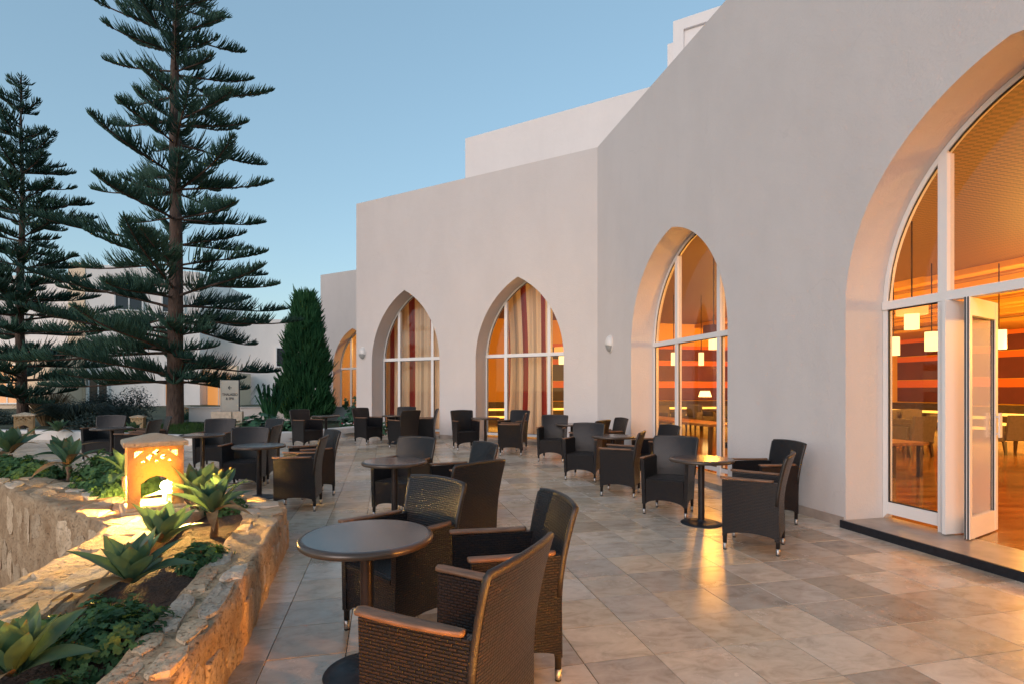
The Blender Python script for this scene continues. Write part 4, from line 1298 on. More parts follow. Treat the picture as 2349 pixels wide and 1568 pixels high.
# ------------------------------------------------------------------ stone garden lanterns
def curve_mesh(name, outline, holes, thick, m):
    cu = bpy.data.curves.new(name, 'CURVE'); cu.dimensions = '2D'; cu.fill_mode = 'BOTH'; cu.extrude = thick / 2
    for loop in [outline] + holes:
        sp = cu.splines.new('POLY'); sp.points.add(len(loop) - 1)
        for pt, (x, y) in zip(sp.points, loop): pt.co = (x, y, 0, 1)
        sp.use_cyclic_u = True
    o = bpy.data.objects.new('tmp', cu); COL.objects.link(o)
    dg = bpy.context.evaluated_depsgraph_get()
    me = bpy.data.meshes.new_from_object(o.evaluated_get(dg))
    bpy.data.objects.remove(o); bpy.data.curves.remove(cu)
    me.name = name; me.materials.clear(); me.materials.append(m)
    return me
BULB = emit('bulb_glow', (1, .66, .22), 70)
def lantern(loc, rz, s, label, lit):
    t = thing('stone_lantern', label, 'lantern', loc, rz, 'square stone garden lanterns')
    t.scale = (s, s, s)
    W2, H = .21, .53
    holes = []
    zt = H
    for sg in (-1, 1):
        holes.append([(sg * .163, zt - .035), (sg * .088, zt - .035), (sg * .163, zt - .100)])
        holes.append([(sg * .05, zt - .067), (sg * .05 + .028, zt - .095), (sg * .05, zt - .123), (sg * .05 - .028, zt - .095)])
        holes.append([(sg * .098 - .021, zt - .138), (sg * .098 + .021, zt - .138), (sg * .098, zt - .116)])
    holes.append([(0, zt - .022), (.028, zt - .05), (0, zt - .078), (-.028, zt - .05)])
    holes.append([(-.021, zt - .138), (.021, zt - .138), (0, zt - .116)])
    out_f = [(-W2, 0), (-.118, 0), (-.118, .205), (-.055, .255), (0, .272), (.055, .255), (.118, .205), (.118, 0), (W2, 0), (W2, H), (-W2, H)]
    k = (W2 - .05) / W2
    me_f = curve_mesh('face_panel', out_f, holes, .05, CARVED)
    out_s = [(x * k, y) for x, y in out_f]; holes_s = [[(x * k, y) for x, y in h] for h in holes]
    me_s = curve_mesh('side_panel', out_s, holes_s, .05, CARVED)
    for me, off, ang in ((me_f, -W2 + .025, 0), (me_f, -W2 + .025, 180), (me_s, -W2 + .025, 90), (me_s, -W2 + .025, 270)):
        o = put('carved_panel', me, t)
        M = Matrix.Rotation(R(ang), 4, 'Z') @ Matrix.Translation((0, off, .06)) @ Matrix.Rotation(R(90), 4, 'X')
        o.matrix_local = M
    b = MB()
    c = W2 + .033
    def rg(h, z): return [(-h, -h, z), (h, -h, z), (h, h, z), (-h, h, z)]
    rings = [rg(c - .004, H + .0605), rg(c, H + .066), rg(c, H + .098), rg(c - .012, H + .108), rg(.02, H + .168)]
    v = [q for r in rings for q in r]; f = [(3, 2, 1, 0), (16, 17, 18, 19)]
    for j in range(4):
        for i in range(4): f.append((j * 4 + i, j * 4 + (i + 1) % 4, j * 4 + 4 + (i + 1) % 4, j * 4 + 4 + i))
    b.add(v, f); b.build('cap', LANT, t)
    b = MB()
    b.bbox(-W2 - .045, W2 + .045, -W2 - .045, W2 + .045, -.05, .028, .008); b.bbox(-W2 - .018, W2 + .018, -W2 - .018, W2 + .018, .0281, .0595, .008)
    b.build('plinth', LANT, t)
    # lamp holder and bulb
    b = MB(); b.lathe([(.022, .0), (.022, .10), (.016, .11)], 12, (.085, -.05, .06)); b.build('bulb_holder', LAMPG, t)
    b = MB(); pr = [(.001, .0)] + [(.042 * math.sin(math.pi * j / 10), .042 - .042 * math.cos(math.pi * j / 10)) for j in range(1, 10)] + [(.001, .084)]
    b.lathe(pr, 14, (.085, -.05, .17)); b.build('bulb', BULB if lit else LAMPW, t, True)
    return t
LX, LY, LRZ = -3.305, 4.975, math.atan2(.62, .785)
lt = lantern((LX, LY, .405), LRZ, 1., 'lit square stone lantern with diamond cut-outs, glowing yellow on the wall corner', True)
cxl, sxl = math.cos(LRZ), math.sin(LRZ)
lx, ly = .06, -.09
lamp_light((LX + lx * cxl - ly * sxl, LY + lx * sxl + ly * cxl, .63), 150, .04, (1, .57, .14))
lamp_light((LX, LY, .86), 4, .05, (1, .52, .11))
lantern((.80, .30, .02), R(29), .85, 'lit stone lantern standing on the paving just below the lower edge of the view', True)
lamp_light((.80, .30, .21), 85, .05, (1, .42, .07))
lantern((-10.75, 15.5, .28), R(20), .72, 'unlit stone lantern behind the armchairs, between shrub and pine trunk', False)
lantern((-12.4, 13.7, .33), R(35), .86, 'unlit stone lantern at the left edge under the smaller pine', False)
lantern((-14.6, 24.0, .25), R(10), .8, 'unlit stone lantern just right of the tall pine trunk', False)

# ------------------------------------------------------------------ agaves and other near plants
def agave_leaf(L, Wd, curve, seed):
    rr = random.Random(seed)
    nr, nc = 10, 5
    V, F = [], []
    for i in range(nr + 1):
        s = i / nr
        w = Wd * (.40 + .60 * math.sin(math.pi / 2 * min(1, s / .52)) ** 1.3) * (1 if s < .52 else max(0, 1 - ((s - .52) / .48) ** 1.9) * (1 - .25 * (s - .52) / .48))
        w = max(w, .0015)
        a = curve * s * s
        r_ = L * (s - .22 * abs(curve) * s ** 3 * .4)
        z = -L * curve * .55 * s * s
        for j in range(nc):
            q = j / (nc - 1) * 2 - 1
            fold = .22 * w * (q * q) * (1 - .4 * s)
            V.append((q * w / 2, r_, z + fold + .004 * math.sin(9 * s + q * 3 + seed)))
    for i in range(nr):
        for j in range(nc - 1):
            a = i * nc + j; F.append((a, a + 1, a + nc + 1, a + nc))
    return V, F
AGM = []
for k in range(6):
    V, F = agave_leaf(1., .36 + .04 * (k % 3), (-.12, .0, .15, .30, .50, .78)[k], k)
    b = MB(); b.add(V, F); AGM.append(b.mesh('agave_leaf', AGAVE, True))
V, F = agave_leaf(1., .26, 1.35, 9)
b = MB(); b.add(V, F); AGDRY = b.mesh('dry_leaf', DRYLEAF, True)
STEM = mat('agave_stem', (.16, .10, .06), .9, var=.4, vscale=30, bump=.6, bscale=60)
def agave(loc, size, nleaf, stem, label, rz=0., openness=1.):
    t = thing('agave_plant', label, 'agave', loc, rz, 'agaves in the planting beds')
    if stem > .09:
        b = MB(); b.tube([(0, 0, -.04), (.01, 0, stem * .5), (0, .01, stem)], [.032, .026, .034], 9); b.build('stem', STEM, t, True)
    for i in range(nleaf):
        f = i / (nleaf - 1)                       # 0 = outermost
        az_ = i * 2.39996 + random.uniform(-.15, .15)
        tilt = (-.12 + .28 * random.random() * .4) * (1 - f) + f * 1.35 if False else R(24 + 58 * f ** .75 + random.uniform(-8, 8)) * openness + R(3)
        L = size * (.82 + .25 * math.sin(math.pi * min(1, .25 + f * .8))) * random.uniform(.88, 1.08) * (1 - .25 * f)
        k = 5 if f < .12 else 4 if f < .28 else 3 if f < .45 else 2 if f < .65 else 1 if f < .85 else 0
        dry = i in (1, 4) and size > .28
        o = bpy.data.objects.new('dry_leaf' if dry else 'leaf', AGDRY if dry else AGM[k]); COL.objects.link(o); o.parent = t
        M = Matrix.Translation((0, 0, stem + .015 + .05 * f * size)) @ Matrix.Rotation(az_, 4, 'Z') @ Matrix.Translation((0, .012, 0)) @ Matrix.Rotation(min(tilt, R(86)), 4, 'X') @ Matrix.Rotation(random.uniform(-.2, .2), 4, 'Y') @ Matrix.Diagonal((L * random.uniform(.9, 1.12), L, L, 1))
        o.matrix_local = M
    return t
agave((-2.50, 3.86, .37), .36, 15, .02, 'agave directly in front of the glowing lantern opening')
agave((-2.13, 3.02, .37), .345, 21, .03, 'full blue green agave in the middle of the front bed')
agave((-1.96, 2.12, .34), .29, 20, .02, 'dark blue green agave in the lower left corner')
agave((-2.36, 4.26, .35), .35, 22, .16, 'agave on a short stem between lantern and wall tip', 1.)
agave((-2.93, 4.98, .35), .42, 16, .12, 'yellow lit agave leaning out close beside the lantern', 2.)
agave((-2.95, 5.45, .35), .33, 16, .10, 'agave half hidden behind the lit one beside the lantern', .5)
agave((-5.45, 6.62, .36), .40, 11, .20, 'yellow lit agave on a brown stem left of the lantern', .7)
agave((-6.1, 7.35, .36), .38, 12, .22, 'green agave rising behind the yellow lit one on a stem', 2.2)
agave((-7.45, 8.0, .36), .50, 17, .18, 'broad grey green agave near the left edge behind the wall', 1.3)
agave((-3.98, 5.55, .35), .38, 9, .26, 'yellow leaved agave peeping out left of the lantern', 3.4)
agave((-11.2, 14.9, .28), .42, 18, .05, 'far agave behind the white kerb below the grey shrub', .3)
agave((-10.3, 14.6, .28), .38, 18, .05, 'far agave behind the kerb next to the armchair group', 1.3)
agave((-12.3, 14.6, .28), .42, 18, .08, 'far agave behind the kerb beside the left lantern', 2.3)

# leafy plants: lobed leaves scattered through a mound
def lobed(nl=5):
    pts = []
    n = nl * 4
    for k in range(n + 1):
        a = -2.5 + 5.0 * k / n
        r_ = .62 + .38 * abs(math.cos(a * nl / 2 * .98)) ** .7
        pts.append((r_ * math.sin(a), r_ * math.cos(a) + .0, .08 * math.cos(3 * a)))
    V = [(0, -.05, 0)] + pts
    F = [(0, i, i + 1) for i in range(1, len(pts))]
    return np.array(V), np.array(F)
def scatter_mesh(name, LV, LF, pos, nrm, size, m, spin=True):
    n = len(pos); k = len(LV)
    nrm = nrm / np.linalg.norm(nrm, axis=1, keepdims=True)
    ref = rng.normal(size=(n, 3)); a = np.cross(nrm, ref); a /= np.linalg.norm(a, axis=1, keepdims=True); c = np.cross(nrm, a)
    P = pos[:, None, :] + size[:, None, None] * (LV[None, :, 0:1] * a[:, None, :] + LV[None, :, 1:2] * c[:, None, :] + LV[None, :, 2:3] * nrm[:, None, :])
    Fs = (LF[None] + (np.arange(n) * k)[:, None, None]).reshape(-1, LF.shape[1])
    return np_mesh(name, P.reshape(-1, 3), Fs, m)
def mound(loc, rx, ry, h, n, size, m, label, cat='plant', LVF=None, name='leafy_plant', group='low leafy plants in the beds', up=.6, stems=True, base_r=.5):
    LV, LF = LVF or lobed()
    t = thing(name, label, cat, loc, 0, group)
    d = rng.normal(size=(n, 3)); d[:, 2] = np.abs(d[:, 2]); d /= np.linalg.norm(d, axis=1, keepdims=True)
    rad = rng.uniform(.45, 1., n) ** .5
    bumps = 1 + .22 * np.sin(d[:, 0] * 5 + 3 * d[:, 2]) * np.cos(d[:, 1] * 6)
    pos = d * rad[:, None] * bumps[:, None] * np.array([rx, ry, h])
    nr = d * np.array([1, 1, 1.]) + np.array([0, 0, up]) + rng.normal(size=(n, 3)) * .45
    put('foliage', scatter_mesh('foliage', LV, LF, pos, nr, rng.uniform(.6, 1.25, n) * size, m), t)
    if stems:
        b = MB()
        for k in range(0, n, max(1, n // 26)):
            q = pos[k] * .95; b.tube([(q[0] * .15, q[1] * .15, -.02), (q[0] * .55, q[1] * .55, q[2] * .6), tuple(q)], [.006, .005, .003], 5)
        b.build('stem', STEM, t)
    return t
GEO = lobed(5)
def frond():
    V, F = [], []
    for i in range(7):
        s = i / 6
        for sg in (-1, 1):
            b0 = len(V)
            V += [(0, s * 1.4 - .5, 0), (sg * .42 * (1 - s * .6), s * 1.4 - .30, .05), (sg * .10, s * 1.4 - .36, .02)]
            F.append((b0, b0 + 1, b0 + 2))
    return np.array(V), np.array(F)
FROND = frond()
P_ = 'scented geranium with small lobed dark leaves '
mound((-1.78, 2.42, .33), .22, .24, .17, 620, .023, GERAN, P_ + 'over the wall edge at the bottom', LVF=GEO)
mound((-1.98, 2.62, .33), .17, .2, .15, 450, .022, GERAN, P_ + 'between the two front agaves', LVF=GEO)
mound((-2.18, 2.45, .34), .2, .16, .12, 380, .022, GERAN, P_ + 'behind the corner agave', LVF=GEO)
mound((-1.72, 1.95, .31), .14, .2, .12, 380, .023, GERAN, P_ + 'in the bottom corner in front of the agave', LVF=GEO)
mound((-2.02, 3.52, .35), .17, .17, .15, 480, .023, GERAN, 'small feathery green plant beside the front agaves on bare soil', LVF=GEO)
mound((-2.75, 5.12, .34), .22, .2, .16, 480, .023, GERAN, 'small feathery plant glowing beside the lantern base', LVF=GEO)
for k, (x, y, rx, h, lab) in enumerate([
        (-4.55, 6.15, .42, .26, 'feathery green plant between the lantern and the stemmed agave'),
        (-5.05, 6.75, .42, .36, 'dense feathery plant behind the stemmed agave'),
        (-6.2, 6.95, .38, .24, 'feathery plant overhanging the wall left of the stemmed agave'),
        (-6.85, 7.35, .42, .26, 'feathery plant below the broad grey green agave'),
        (-4.25, 6.1, .32, .40, 'feathery dark plant just left of the lantern cap'),
        (-7.6, 7.75, .4, .22, 'reddish low feathery plant at the left edge of the wall'),
        (-4.15, 5.62, .22, .20, 'yellowish feathery plant at the foot of the lantern')]):
    mound((x, y, .34), rx, rx * .8, h, int(1500 * rx / .4), .031, GERAN, lab, LVF=GEO)

LITTER = leaf_mat('dry_leaf', (.13, .075, .035), (.26, .17, .08), .1, .8, .2, 6)
put('leaf_litter', scatter_mesh('leaf_litter', np.array([(0, -.5, 0), (.2, 0, .08), (0, .6, 0), (-.2, 0, .08)]), np.array([(0, 1, 2), (0, 2, 3)]), lp_, rng.normal(size=(len(lp_), 3)) * .35 + [0, 0, 1], rng.uniform(.015, .05, len(lp_)), LITTER), kind='stuff')
# broad leaved gourd-like plants by the kerb
BIG = lobed(5)
def broad_plant(loc, r, h, n, label, size=.13):
    return mound(loc, r, r * .7, h, n, size, BROAD, label, LVF=BIG, name='broad_leaf_plant', group='broad leaved plants behind the kerb', up=1.2)
broad_plant((-6.95, 14.9, .25), .75, .62, 170, 'broad leaved plant below the sign, in front of the low white wall')
broad_plant((-5.9, 14.9, .28), .5, .45, 100, 'broad leaved plant just left of the armchair by the conifer')
broad_plant((-4.9, 17.2, .3), .7, .55, 120, 'broad leaved plant behind the far table at the set-back wing')
mound((-4.75, 16.6, .3), .55, .3, .16, 240, .04, GERAN, 'low flower bed greenery at the foot of the projecting wall', LVF=GEO)
b = MB()
for k in range(26):
    x = -4.75 + random.uniform(-.5, .5); y = 16.5 + random.uniform(-.25, .25); b.lathe([(.001, 0), (.028, .012), (.02, .03), (.001, .034)], 7, (x, y, .42 + random.uniform(0, .06)), mi=0 if random.random() < .35 else 1)
tag(b.build('flower_cluster', [FLOWER, FLOWERW]), 'red and white flowers at the foot of the projecting wall', 'flowers')
# fig-like sapling and climber against the set-back wing
def sapling(loc, h, label, n=90, leaf=.1, spread=.5, mat_=BROAD):
    t = thing('leafy_sapling', label, 'sapling', loc, 0)
    b = MB(); pos = []
    for k in range(9):
        a_ = random.uniform(0, 6.28); r_ = random.uniform(.2, 1) * spread; zt = h * random.uniform(.35, 1)
        pth = [(0, 0, 0), (.3 * r_ * math.cos(a_), .3 * r_ * math.sin(a_), zt * .5), (r_ * math.cos(a_), r_ * math.sin(a_), zt)]
        b.tube(pth, [.016, .011, .005], 5)
        for _ in range(n // 9):
            s = random.uniform(.35, 1.05); q = Vector(pth[1]).lerp(Vector(pth[2]), (s - .3) / .7); pos.append(q + Vector((random.gauss(0, .06), random.gauss(0, .06), random.gauss(0, .06))))
    b.build('trunk', BARK, t)
    pos = np.array([tuple(p_) for p_ in pos])
    put('foliage', scatter_mesh('foliage', *BIG, pos, rng.normal(size=(len(pos), 3)) + [0, -.4, .5], rng.uniform(.5, 1, len(pos)) * leaf, mat_), t)
    return t
sapling((-5.35, 18.2, .3), 1.0, 'leafy sapling beside the projecting wall corner', 110, .12, .6)
sapling((-6.6, 24.6, .3), 3.6, 'thin climbing plant in front of the orange lit set-back window', 170, .12, .35)
sapling((-3.72, 15.55, .17), .5, 'small leafy plant growing at the wall foot behind the corner armchair', 40, .07, .35)

# ------------------------------------------------------------------ far garden: kerb, mounds, grass
KP = [(-17, 15.1), (-12.4, 14.75), (-10.2, 13.95), (-8.5, 13.5), (-7.4, 13.55), (-6.4, 13.95), (-5.4, 14.9), (-4.55, 16.0), (-4.1, 16.85)]
def kerb_poly(pts, w, name, label=None):
    P = resample(pts, .35)[0]; V, F = [], []
    for k, p_ in enumerate(P):
        t_ = (P[min(k + 1, len(P) - 1)] - P[max(k - 1, 0)]).normalized(); o_ = Vector((t_.y, -t_.x, 0))
        if o_.y > 0: o_ = -o_
        f_, r_ = p_ , p_ - o_ * w
        zz = fz(p_.y)
        for q, z in ((f_ + o_ * .015, zz - .05), (f_, zz + .225), (f_ - o_ * .02, zz + .25), (r_, zz + .25), (r_, zz - .05)): V.append((q.x, q.y, z))
    for k in range(len(P) - 1):
        for j in range(4): F.append((k * 5 + j, k * 5 + j + 1, k * 5 + 6 + j, k * 5 + 5 + j))
    b = MB(); b.add(V, F)
    return b
kb = kerb_poly(KP, .32, 'kerb').build('kerb', KERB, kind='structure')
GP = [(x, y + .25) for x, y in KP] + [(-4.2, 30), (2, 60), (-70, 60), (-70, 15)]
V, F = grid_fill(GP, .6, lambda x, y: .22 + .10 * nz((x, y, 0), .35) + .25 * math.exp(-((x + 9.9) ** 2 + (y - 15.9) ** 2) / 1.6))
b = MB(); b.add(V, F); garden = b.build('garden_ground', GARDEN, None, True, kind='structure')
# grass blades on the mound round the tall pine
n = 9000
gx = rng.normal(-9.7, 1.5, n); gy = rng.normal(15.4, .9, n)
ok = np.array([inside(x, y, GP) and not (abs(x + 8.9) < .6 and abs(y - 17) < .6) for x, y in zip(gx, gy)]); gx, gy = gx[ok], gy[ok]
gzv = np.array([.22 + .10 * nz((x, y, 0), .35) + .25 * math.exp(-((x + 9.9) ** 2 + (y - 15.9) ** 2) / 1.6) for x, y in zip(gx, gy)])
LV = np.array([(-.07, 0, 0), (.07, 0, 0), (.0, .15, 1.)]); LF = np.array([(0, 1, 2)])
gp = np.stack([gx, gy, gzv], 1)
gme = scatter_mesh('grass', LV, LF, gp, rng.normal(size=(len(gp), 3)) * .3 + [0, 0, 1], rng.uniform(.06, .13, len(gp)), GRASS)
put('grass', gme, kind='stuff')
# white ramp and low white wall behind
b = MB(); b.prism([(-7.9, 14.3), (-6.6, 14.2), (-7.0, 17), (-8.6, 17)], .2, .34); b.build('ramp', KERB, kind='structure')
t = thing('low_wall', 'low white garden wall behind the sign plinth', 'wall')
b = MB(); b.box(-13.2, -8.9, 22.0, 22.3, -.1, .76); b.box(-8.899, -6.4, 22.4, 22.7, -.1, .76); b.build('wall_body', WHITE_PLASTER, t)
b = MB(); b.box(-13.25, -8.9, 21.95, 22.35, .7605, .80); b.box(-8.9, -6.4, 22.35, 22.75, .7605, .80); b.build('coping', KERB, t)

# ------------------------------------------------------------------ sign
sg_ = thing('direction_sign', 'grey spa direction sign with arrow on a pale stone plinth', 'sign', (-7.72, 14.75, .25), R(18))
sg_.scale = (.87, .87, .87)
b = MB(); b.bbox(-.50, .06, -.2, .2, 0, .76, .008); b.bbox(.0602, .36, -.16, .2, 0, .76, .008); b.build('plinth', SIGNST, sg_)
b = MB(); b.bbox(-.245, .245, -.03, .03, .775, 1.74, .006); b.build('sign_panel', SIGNP, sg_)
for x in (-.262, .262):
    b = MB(); b.box(x - .012, x + .012, -.035, .035, .7615 if x < 0 else .20, 1.75); b.build('post', CAP if x < 0 else LETTER, sg_)
def text_mesh(txt, size):
    cu = bpy.data.curves.new('lettering', 'FONT'); cu.body = txt; cu.size = size; cu.align_x = 'CENTER'; cu.extrude = .004; cu.offset = .0015
    o = bpy.data.objects.new('tmp', cu); COL.objects.link(o)
    me = bpy.data.meshes.new_from_object(o.evaluated_get(bpy.context.evaluated_depsgraph_get()))
    bpy.data.objects.remove(o); me.materials.clear(); me.materials.append(LETTER); return me
for txt, z, s_, kx in (('THALASSO', 1.255, .115, .78), ('& SPA', 1.125, .115, .80)):
    o = put('lettering', text_mesh(txt, s_), sg_); o.location = (0, -.034, z); o.rotation_euler = (R(90), 0, 0); o.scale = (kx, 1, 1)
b = MB()
yy = -.036
def bar(x0, z0, x1, z1, w=.011):
    dx, dz = x1 - x0, z1 - z0; L_ = math.hypot(dx, dz); ox, oz = -dz / L_ * w, dx / L_ * w
    b.hexa([(x0 - ox, yy - .004, z0 - oz), (x1 - ox, yy - .004, z1 - oz), (x1 + ox, yy - .004, z1 + oz), (x0 + ox, yy - .004, z0 + oz),
            (x0 - ox, yy + .004, z0 - oz), (x1 - ox, yy + .004, z1 - oz), (x1 + ox, yy + .004, z1 + oz), (x0 + ox, yy + .004, z0 + oz)])
bar(-.045, 1.505, .05, 1.505); bar(-.048, 1.505, .0, 1.56); bar(-.048, 1.505, .0, 1.45)
b.build('arrow', LETTER, sg_)

# ------------------------------------------------------------------ trees
def tubes_np(paths, radii, ns=3):
    """paths (n,k,3), radii (n,k): closed-tip strands as quads"""
    n, k, _ = paths.shape
    tan = np.gradient(paths, axis=1); tan /= np.linalg.norm(tan, axis=2, keepdims=True) + 1e-9
    ref = np.where(np.abs(tan[..., 2:3]) > .9, np.array([1., 0, 0]), np.array([0, 0, 1.]))
    a = np.cross(tan, ref); a /= np.linalg.norm(a, axis=2, keepdims=True) + 1e-9; c = np.cross(a, tan)
    ang = np.arange(ns) * 2 * np.pi / ns
    P = paths[:, :, None, :] + radii[:, :, None, None] * (a[:, :, None, :] * np.cos(ang)[None, None, :, None] + c[:, :, None, :] * np.sin(ang)[None, None, :, None])
    V = P.reshape(-1, 3)
    base = (np.arange(n) * k * ns)[:, None, None]
    i = np.arange(k - 1)[None, :, None] * ns; j = np.arange(ns)[None, None, :]; j2 = (j + 1) % ns
    F = np.stack([base + i + j, base + i + j2, base + i + ns + j2, base + i + ns + j], -1).reshape(-1, 4)
    return V, F
def norfolk(name, loc, height, r0, Lf, z0, dz, nbr, label, dens=.05, strand=.021, seed=1, lat=1., dense_z=0., avoid=None):
    r_ = np.random.default_rng(seed)
    t = thing(name, label, 'tree', loc, 0, 'norfolk pines in the garden')
    b = MB()
    zs_ = np.linspace(-.4, height, 26)
    b.tube([(.03 * math.sin(z * .7 + seed), .03 * math.cos(z * .9), z) for z in zs_], [max(.02, r0 * (1 - max(0, z) / height) ** .8 * (1.15 if z < .3 else 1)) for z in zs_], 14)
    b.build('trunk', BARK, t, True)
    crown = bpy.data.objects.new('crown', None); COL.objects.link(crown); crown.parent = t
    z = z0; w = 0
    while z < height - .1:
        L0 = Lf(z); nb = nbr + int(r_.integers(0, 2)) - (1 if z > height * .8 else 0) + (4 if z < dense_z else 0)
        for k in range(nb):
            az_ = w * 1.1 + 2 * np.pi * k / nb + r_.normal(0, .18)
            L = L0 * (r_.uniform(.45, 1.15) if z > dense_z else r_.uniform(.75, 1.12))
            if z > dense_z and r_.random() < .14: continue
            if avoid and z < avoid[1] and abs((az_ - avoid[0] + math.pi) % (2 * math.pi) - math.pi) < 1.0: L *= .34
            h = z + r_.normal(0, .07 if z > dense_z else .22)
            up0 = r_.uniform(-.08, .30) + .20 * (z / height) ** 2
            dirv = np.array([math.cos(az_), math.sin(az_), 0]); side = np.array([-math.sin(az_), math.cos(az_), 0])
            sv = np.linspace(0, 1, 9)
            sway = r_.normal(0, .06)
            def pt(s): 
                s = np.asarray(s)[..., None]
                return dirv * s * L + side * sway * s * s * L + np.array([0, 0, 1]) * (h + L * (up0 * s - .20 * s * s * (1 - z / height) + .13 * s ** 4))
            lp, lr = [], []
            limb_p, limb_r = pt(sv), (np.maximum(.007, .016 + .034 * (L / 4) * (1 - sv) ** 1.2))
            n_l = int(L / dens)
            s = np.linspace(.16 if L > 1.5 else .05, 1.0, n_l); s = np.clip(s + r_.normal(0, .006, n_l), .02, 1)
            keep = r_.random(n_l) > .18 * (1 - s)
            # gaps along the branch
            gap = np.sin(s * r_.uniform(9, 16) + r_.uniform(0, 6)) > -.78
            s = s[keep & (gap | (s > .85))]
            for sd in (-1, 1, 0):
                m_ = len(s)
                base = pt(s)
                ln_ = lat * (.20 + .34 * np.sqrt(np.clip(1 - s, 0, 1)) * min(1, L / 2.5)) * r_.uniform(.7, 1.15, m_) * (1 - .55 * s ** 6)
                d1 = dirv * r_.uniform(.25, .75, m_)[:, None] + side * (sd * r_.uniform(.6, 1.1, m_))[:, None] + np.array([0, 0, 1]) * r_.uniform(-.05, .35, m_)[:, None]
                d2 = dirv * r_.uniform(.1, .5, m_)[:, None] + side * (sd * r_.uniform(.05, .4, m_))[:, None] + np.array([0, 0, 1]) * r_.uniform(.75, 1.1, m_)[:, None]
                d1 /= np.linalg.norm(d1, axis=1, keepdims=True); d2 /= np.linalg.norm(d2, axis=1, keepdims=True)
                q = base[:, None, :] + ln_[:, None, None] * (d1[:, None, :] * np.array([0, .30, .50, .58])[None, :, None] + d2[:, None, :] * np.array([0, .06, .30, .62])[None, :, None])
                lp.append(q); lr.append(np.tile(np.array([.6, 1.0, .95, .25]) * strand, (m_, 1)) * r_.uniform(.75, 1.2, m_)[:, None])
            V1, F1_ = tubes_np(limb_p[None], limb_r[None], 5)
            V2, F2_ = tubes_np(np.concatenate(lp), np.concatenate(lr), 3)
            put('branch', np_mesh('branch', np.concatenate([V1, V2]), np.concatenate([F1_, F2_ + len(V1)]), [BARK, NEEDLE], [0] * len(F1_) + [1] * len(F2_)), crown)
        z += dz * r_.uniform(.8, 1.2) * (1 - .35 * z / height); w += 1
    return t
norfolk('norfolk_pine', (-10.0, 16.0, .3), 17.6, .235, lambda z: float(np.interp(z, [1.2, 2.2, 3.8, 5.2, 8, 11, 14, 17.5], [2.9, 3.6, 3.75, 3.3, 2.85, 2.35, 1.6, .22])), 1.5, .82, 6,
        'tall dark norfolk pine rising past the top of the photo', .034, .0148, 5, 1.3, 4.6, (-.55, 3.3))
norfolk('norfolk_pine', (-16.4, 18.0, .3), 11.6, .16, lambda z: 3.3 * (1 - (z / 11.6)) ** .62 * (1 if z > 2.2 else .5 + .2 * z), .9, .58, 6,
        'smaller norfolk pine with its whole tip visible at the left edge', .034, .0155, 8, 1.2)

def conifer(loc, h, r, label, seed=2):
    r_ = np.random.default_rng(seed)
    t = thing('columnar_conifer', label, 'tree', loc)
    b = MB(); b.tube([(0, 0, -.2), (0, 0, h * .9)], [.12, .02], 8); b.build('trunk', BARK, t)
    n = 6500
    z = r_.uniform(.03, 1, n) ** 1.0
    az_ = r_.uniform(0, 2 * np.pi, n)
    prof = np.clip(z / .22 + .55, 0, 1) * np.clip(1.04 - z, 0, 1) ** (.30 + .25 * (np.sin(az_ * 2 + 1) > 0))
    lump = 1 + .17 * np.sin(az_ * 3 + z * 15) + .12 * np.sin(az_ * 7 - z * 29)
    rr = r * prof * lump * r_.uniform(.66, 1.0, n)
    base = np.stack([rr * np.cos(az_), rr * np.sin(az_), z * h], 1)
    out = np.stack([np.cos(az_), np.sin(az_), np.zeros(n)], 1)
    L = r_.uniform(.14, .42, n)
    d = out * .55 + np.array([0, 0, 1]) * r_.uniform(.5, 1.1, n)[:, None] + r_.normal(0, .22, (n, 3)); d /= np.linalg.norm(d, axis=1, keepdims=True)
    d2 = d * .6 + np.array([0, 0, .55]); 
    q = base[:, None, :] + L[:, None, None] * (d[:, None, :] * np.array([0, .45, .7])[None, :, None] + d2[:, None, :] * np.array([0, .1, .5])[None, :, None])
    V, F = tubes_np(q, np.tile(np.array([.034, .030, .006]), (n, 1)) * r_.uniform(.7, 1.2, n)[:, None], 3)
    put('crown', np_mesh('crown', V, F, CYPR), t)
    return t
conifer((-8.05, 21.0, .2), 4.85, .98, 'dense green columnar conifer between pine and set-back wing')

OVAL = (np.array([(0, -.5, 0), (.22, -.1, .05), (.16, .3, .03), (0, .55, 0), (-.16, .3, .03), (-.22, -.1, .05)]), np.array([(0, 1, 2), (0, 2, 3), (0, 3, 4), (0, 4, 5)]))
def shrub(loc, rx, ry, h, n, size, m, label, LVF=OVAL, name='shrub', seed=None):
    t = thing(name, label, 'shrub', loc, 0, 'shrubs in the far garden')
    cl = []
    k = 26
    cc = rng.normal(size=(k, 3)); cc /= np.linalg.norm(cc, axis=1, keepdims=True); cc[:, 2] = np.abs(cc[:, 2]); cc *= rng.uniform(.35, .82, (k, 1))
    idx = rng.integers(0, k, n)
    d = rng.normal(size=(n, 3)); d /= np.linalg.norm(d, axis=1, keepdims=True)
    pos = (cc[idx] + d * rng.uniform(.12, .36, n)[:, None]) * np.array([rx, ry, h]); pos[:, 2] = np.abs(pos[:, 2])
    put('foliage', scatter_mesh('foliage', *LVF, pos, d + rng.normal(size=(n, 3)) * .5 + [0, 0, .4], rng.uniform(.6, 1.3, n) * size, m), t)
    b = MB()
    for i in range(k):
        q = cc[i] * np.array([rx, ry, h]); b.tube([(0, 0, -.1), tuple(q * .5 + np.array([0, 0, -.05])), tuple(q)], [.035, .022, .008], 5)
    b.build('branches', BARK, t)
    return t
shrub((-14.9, 20.0, .2), 1.85, 1.3, 1.5, 17000, .075, SHRUB, 'large grey green shrub left of the tall pine trunk')
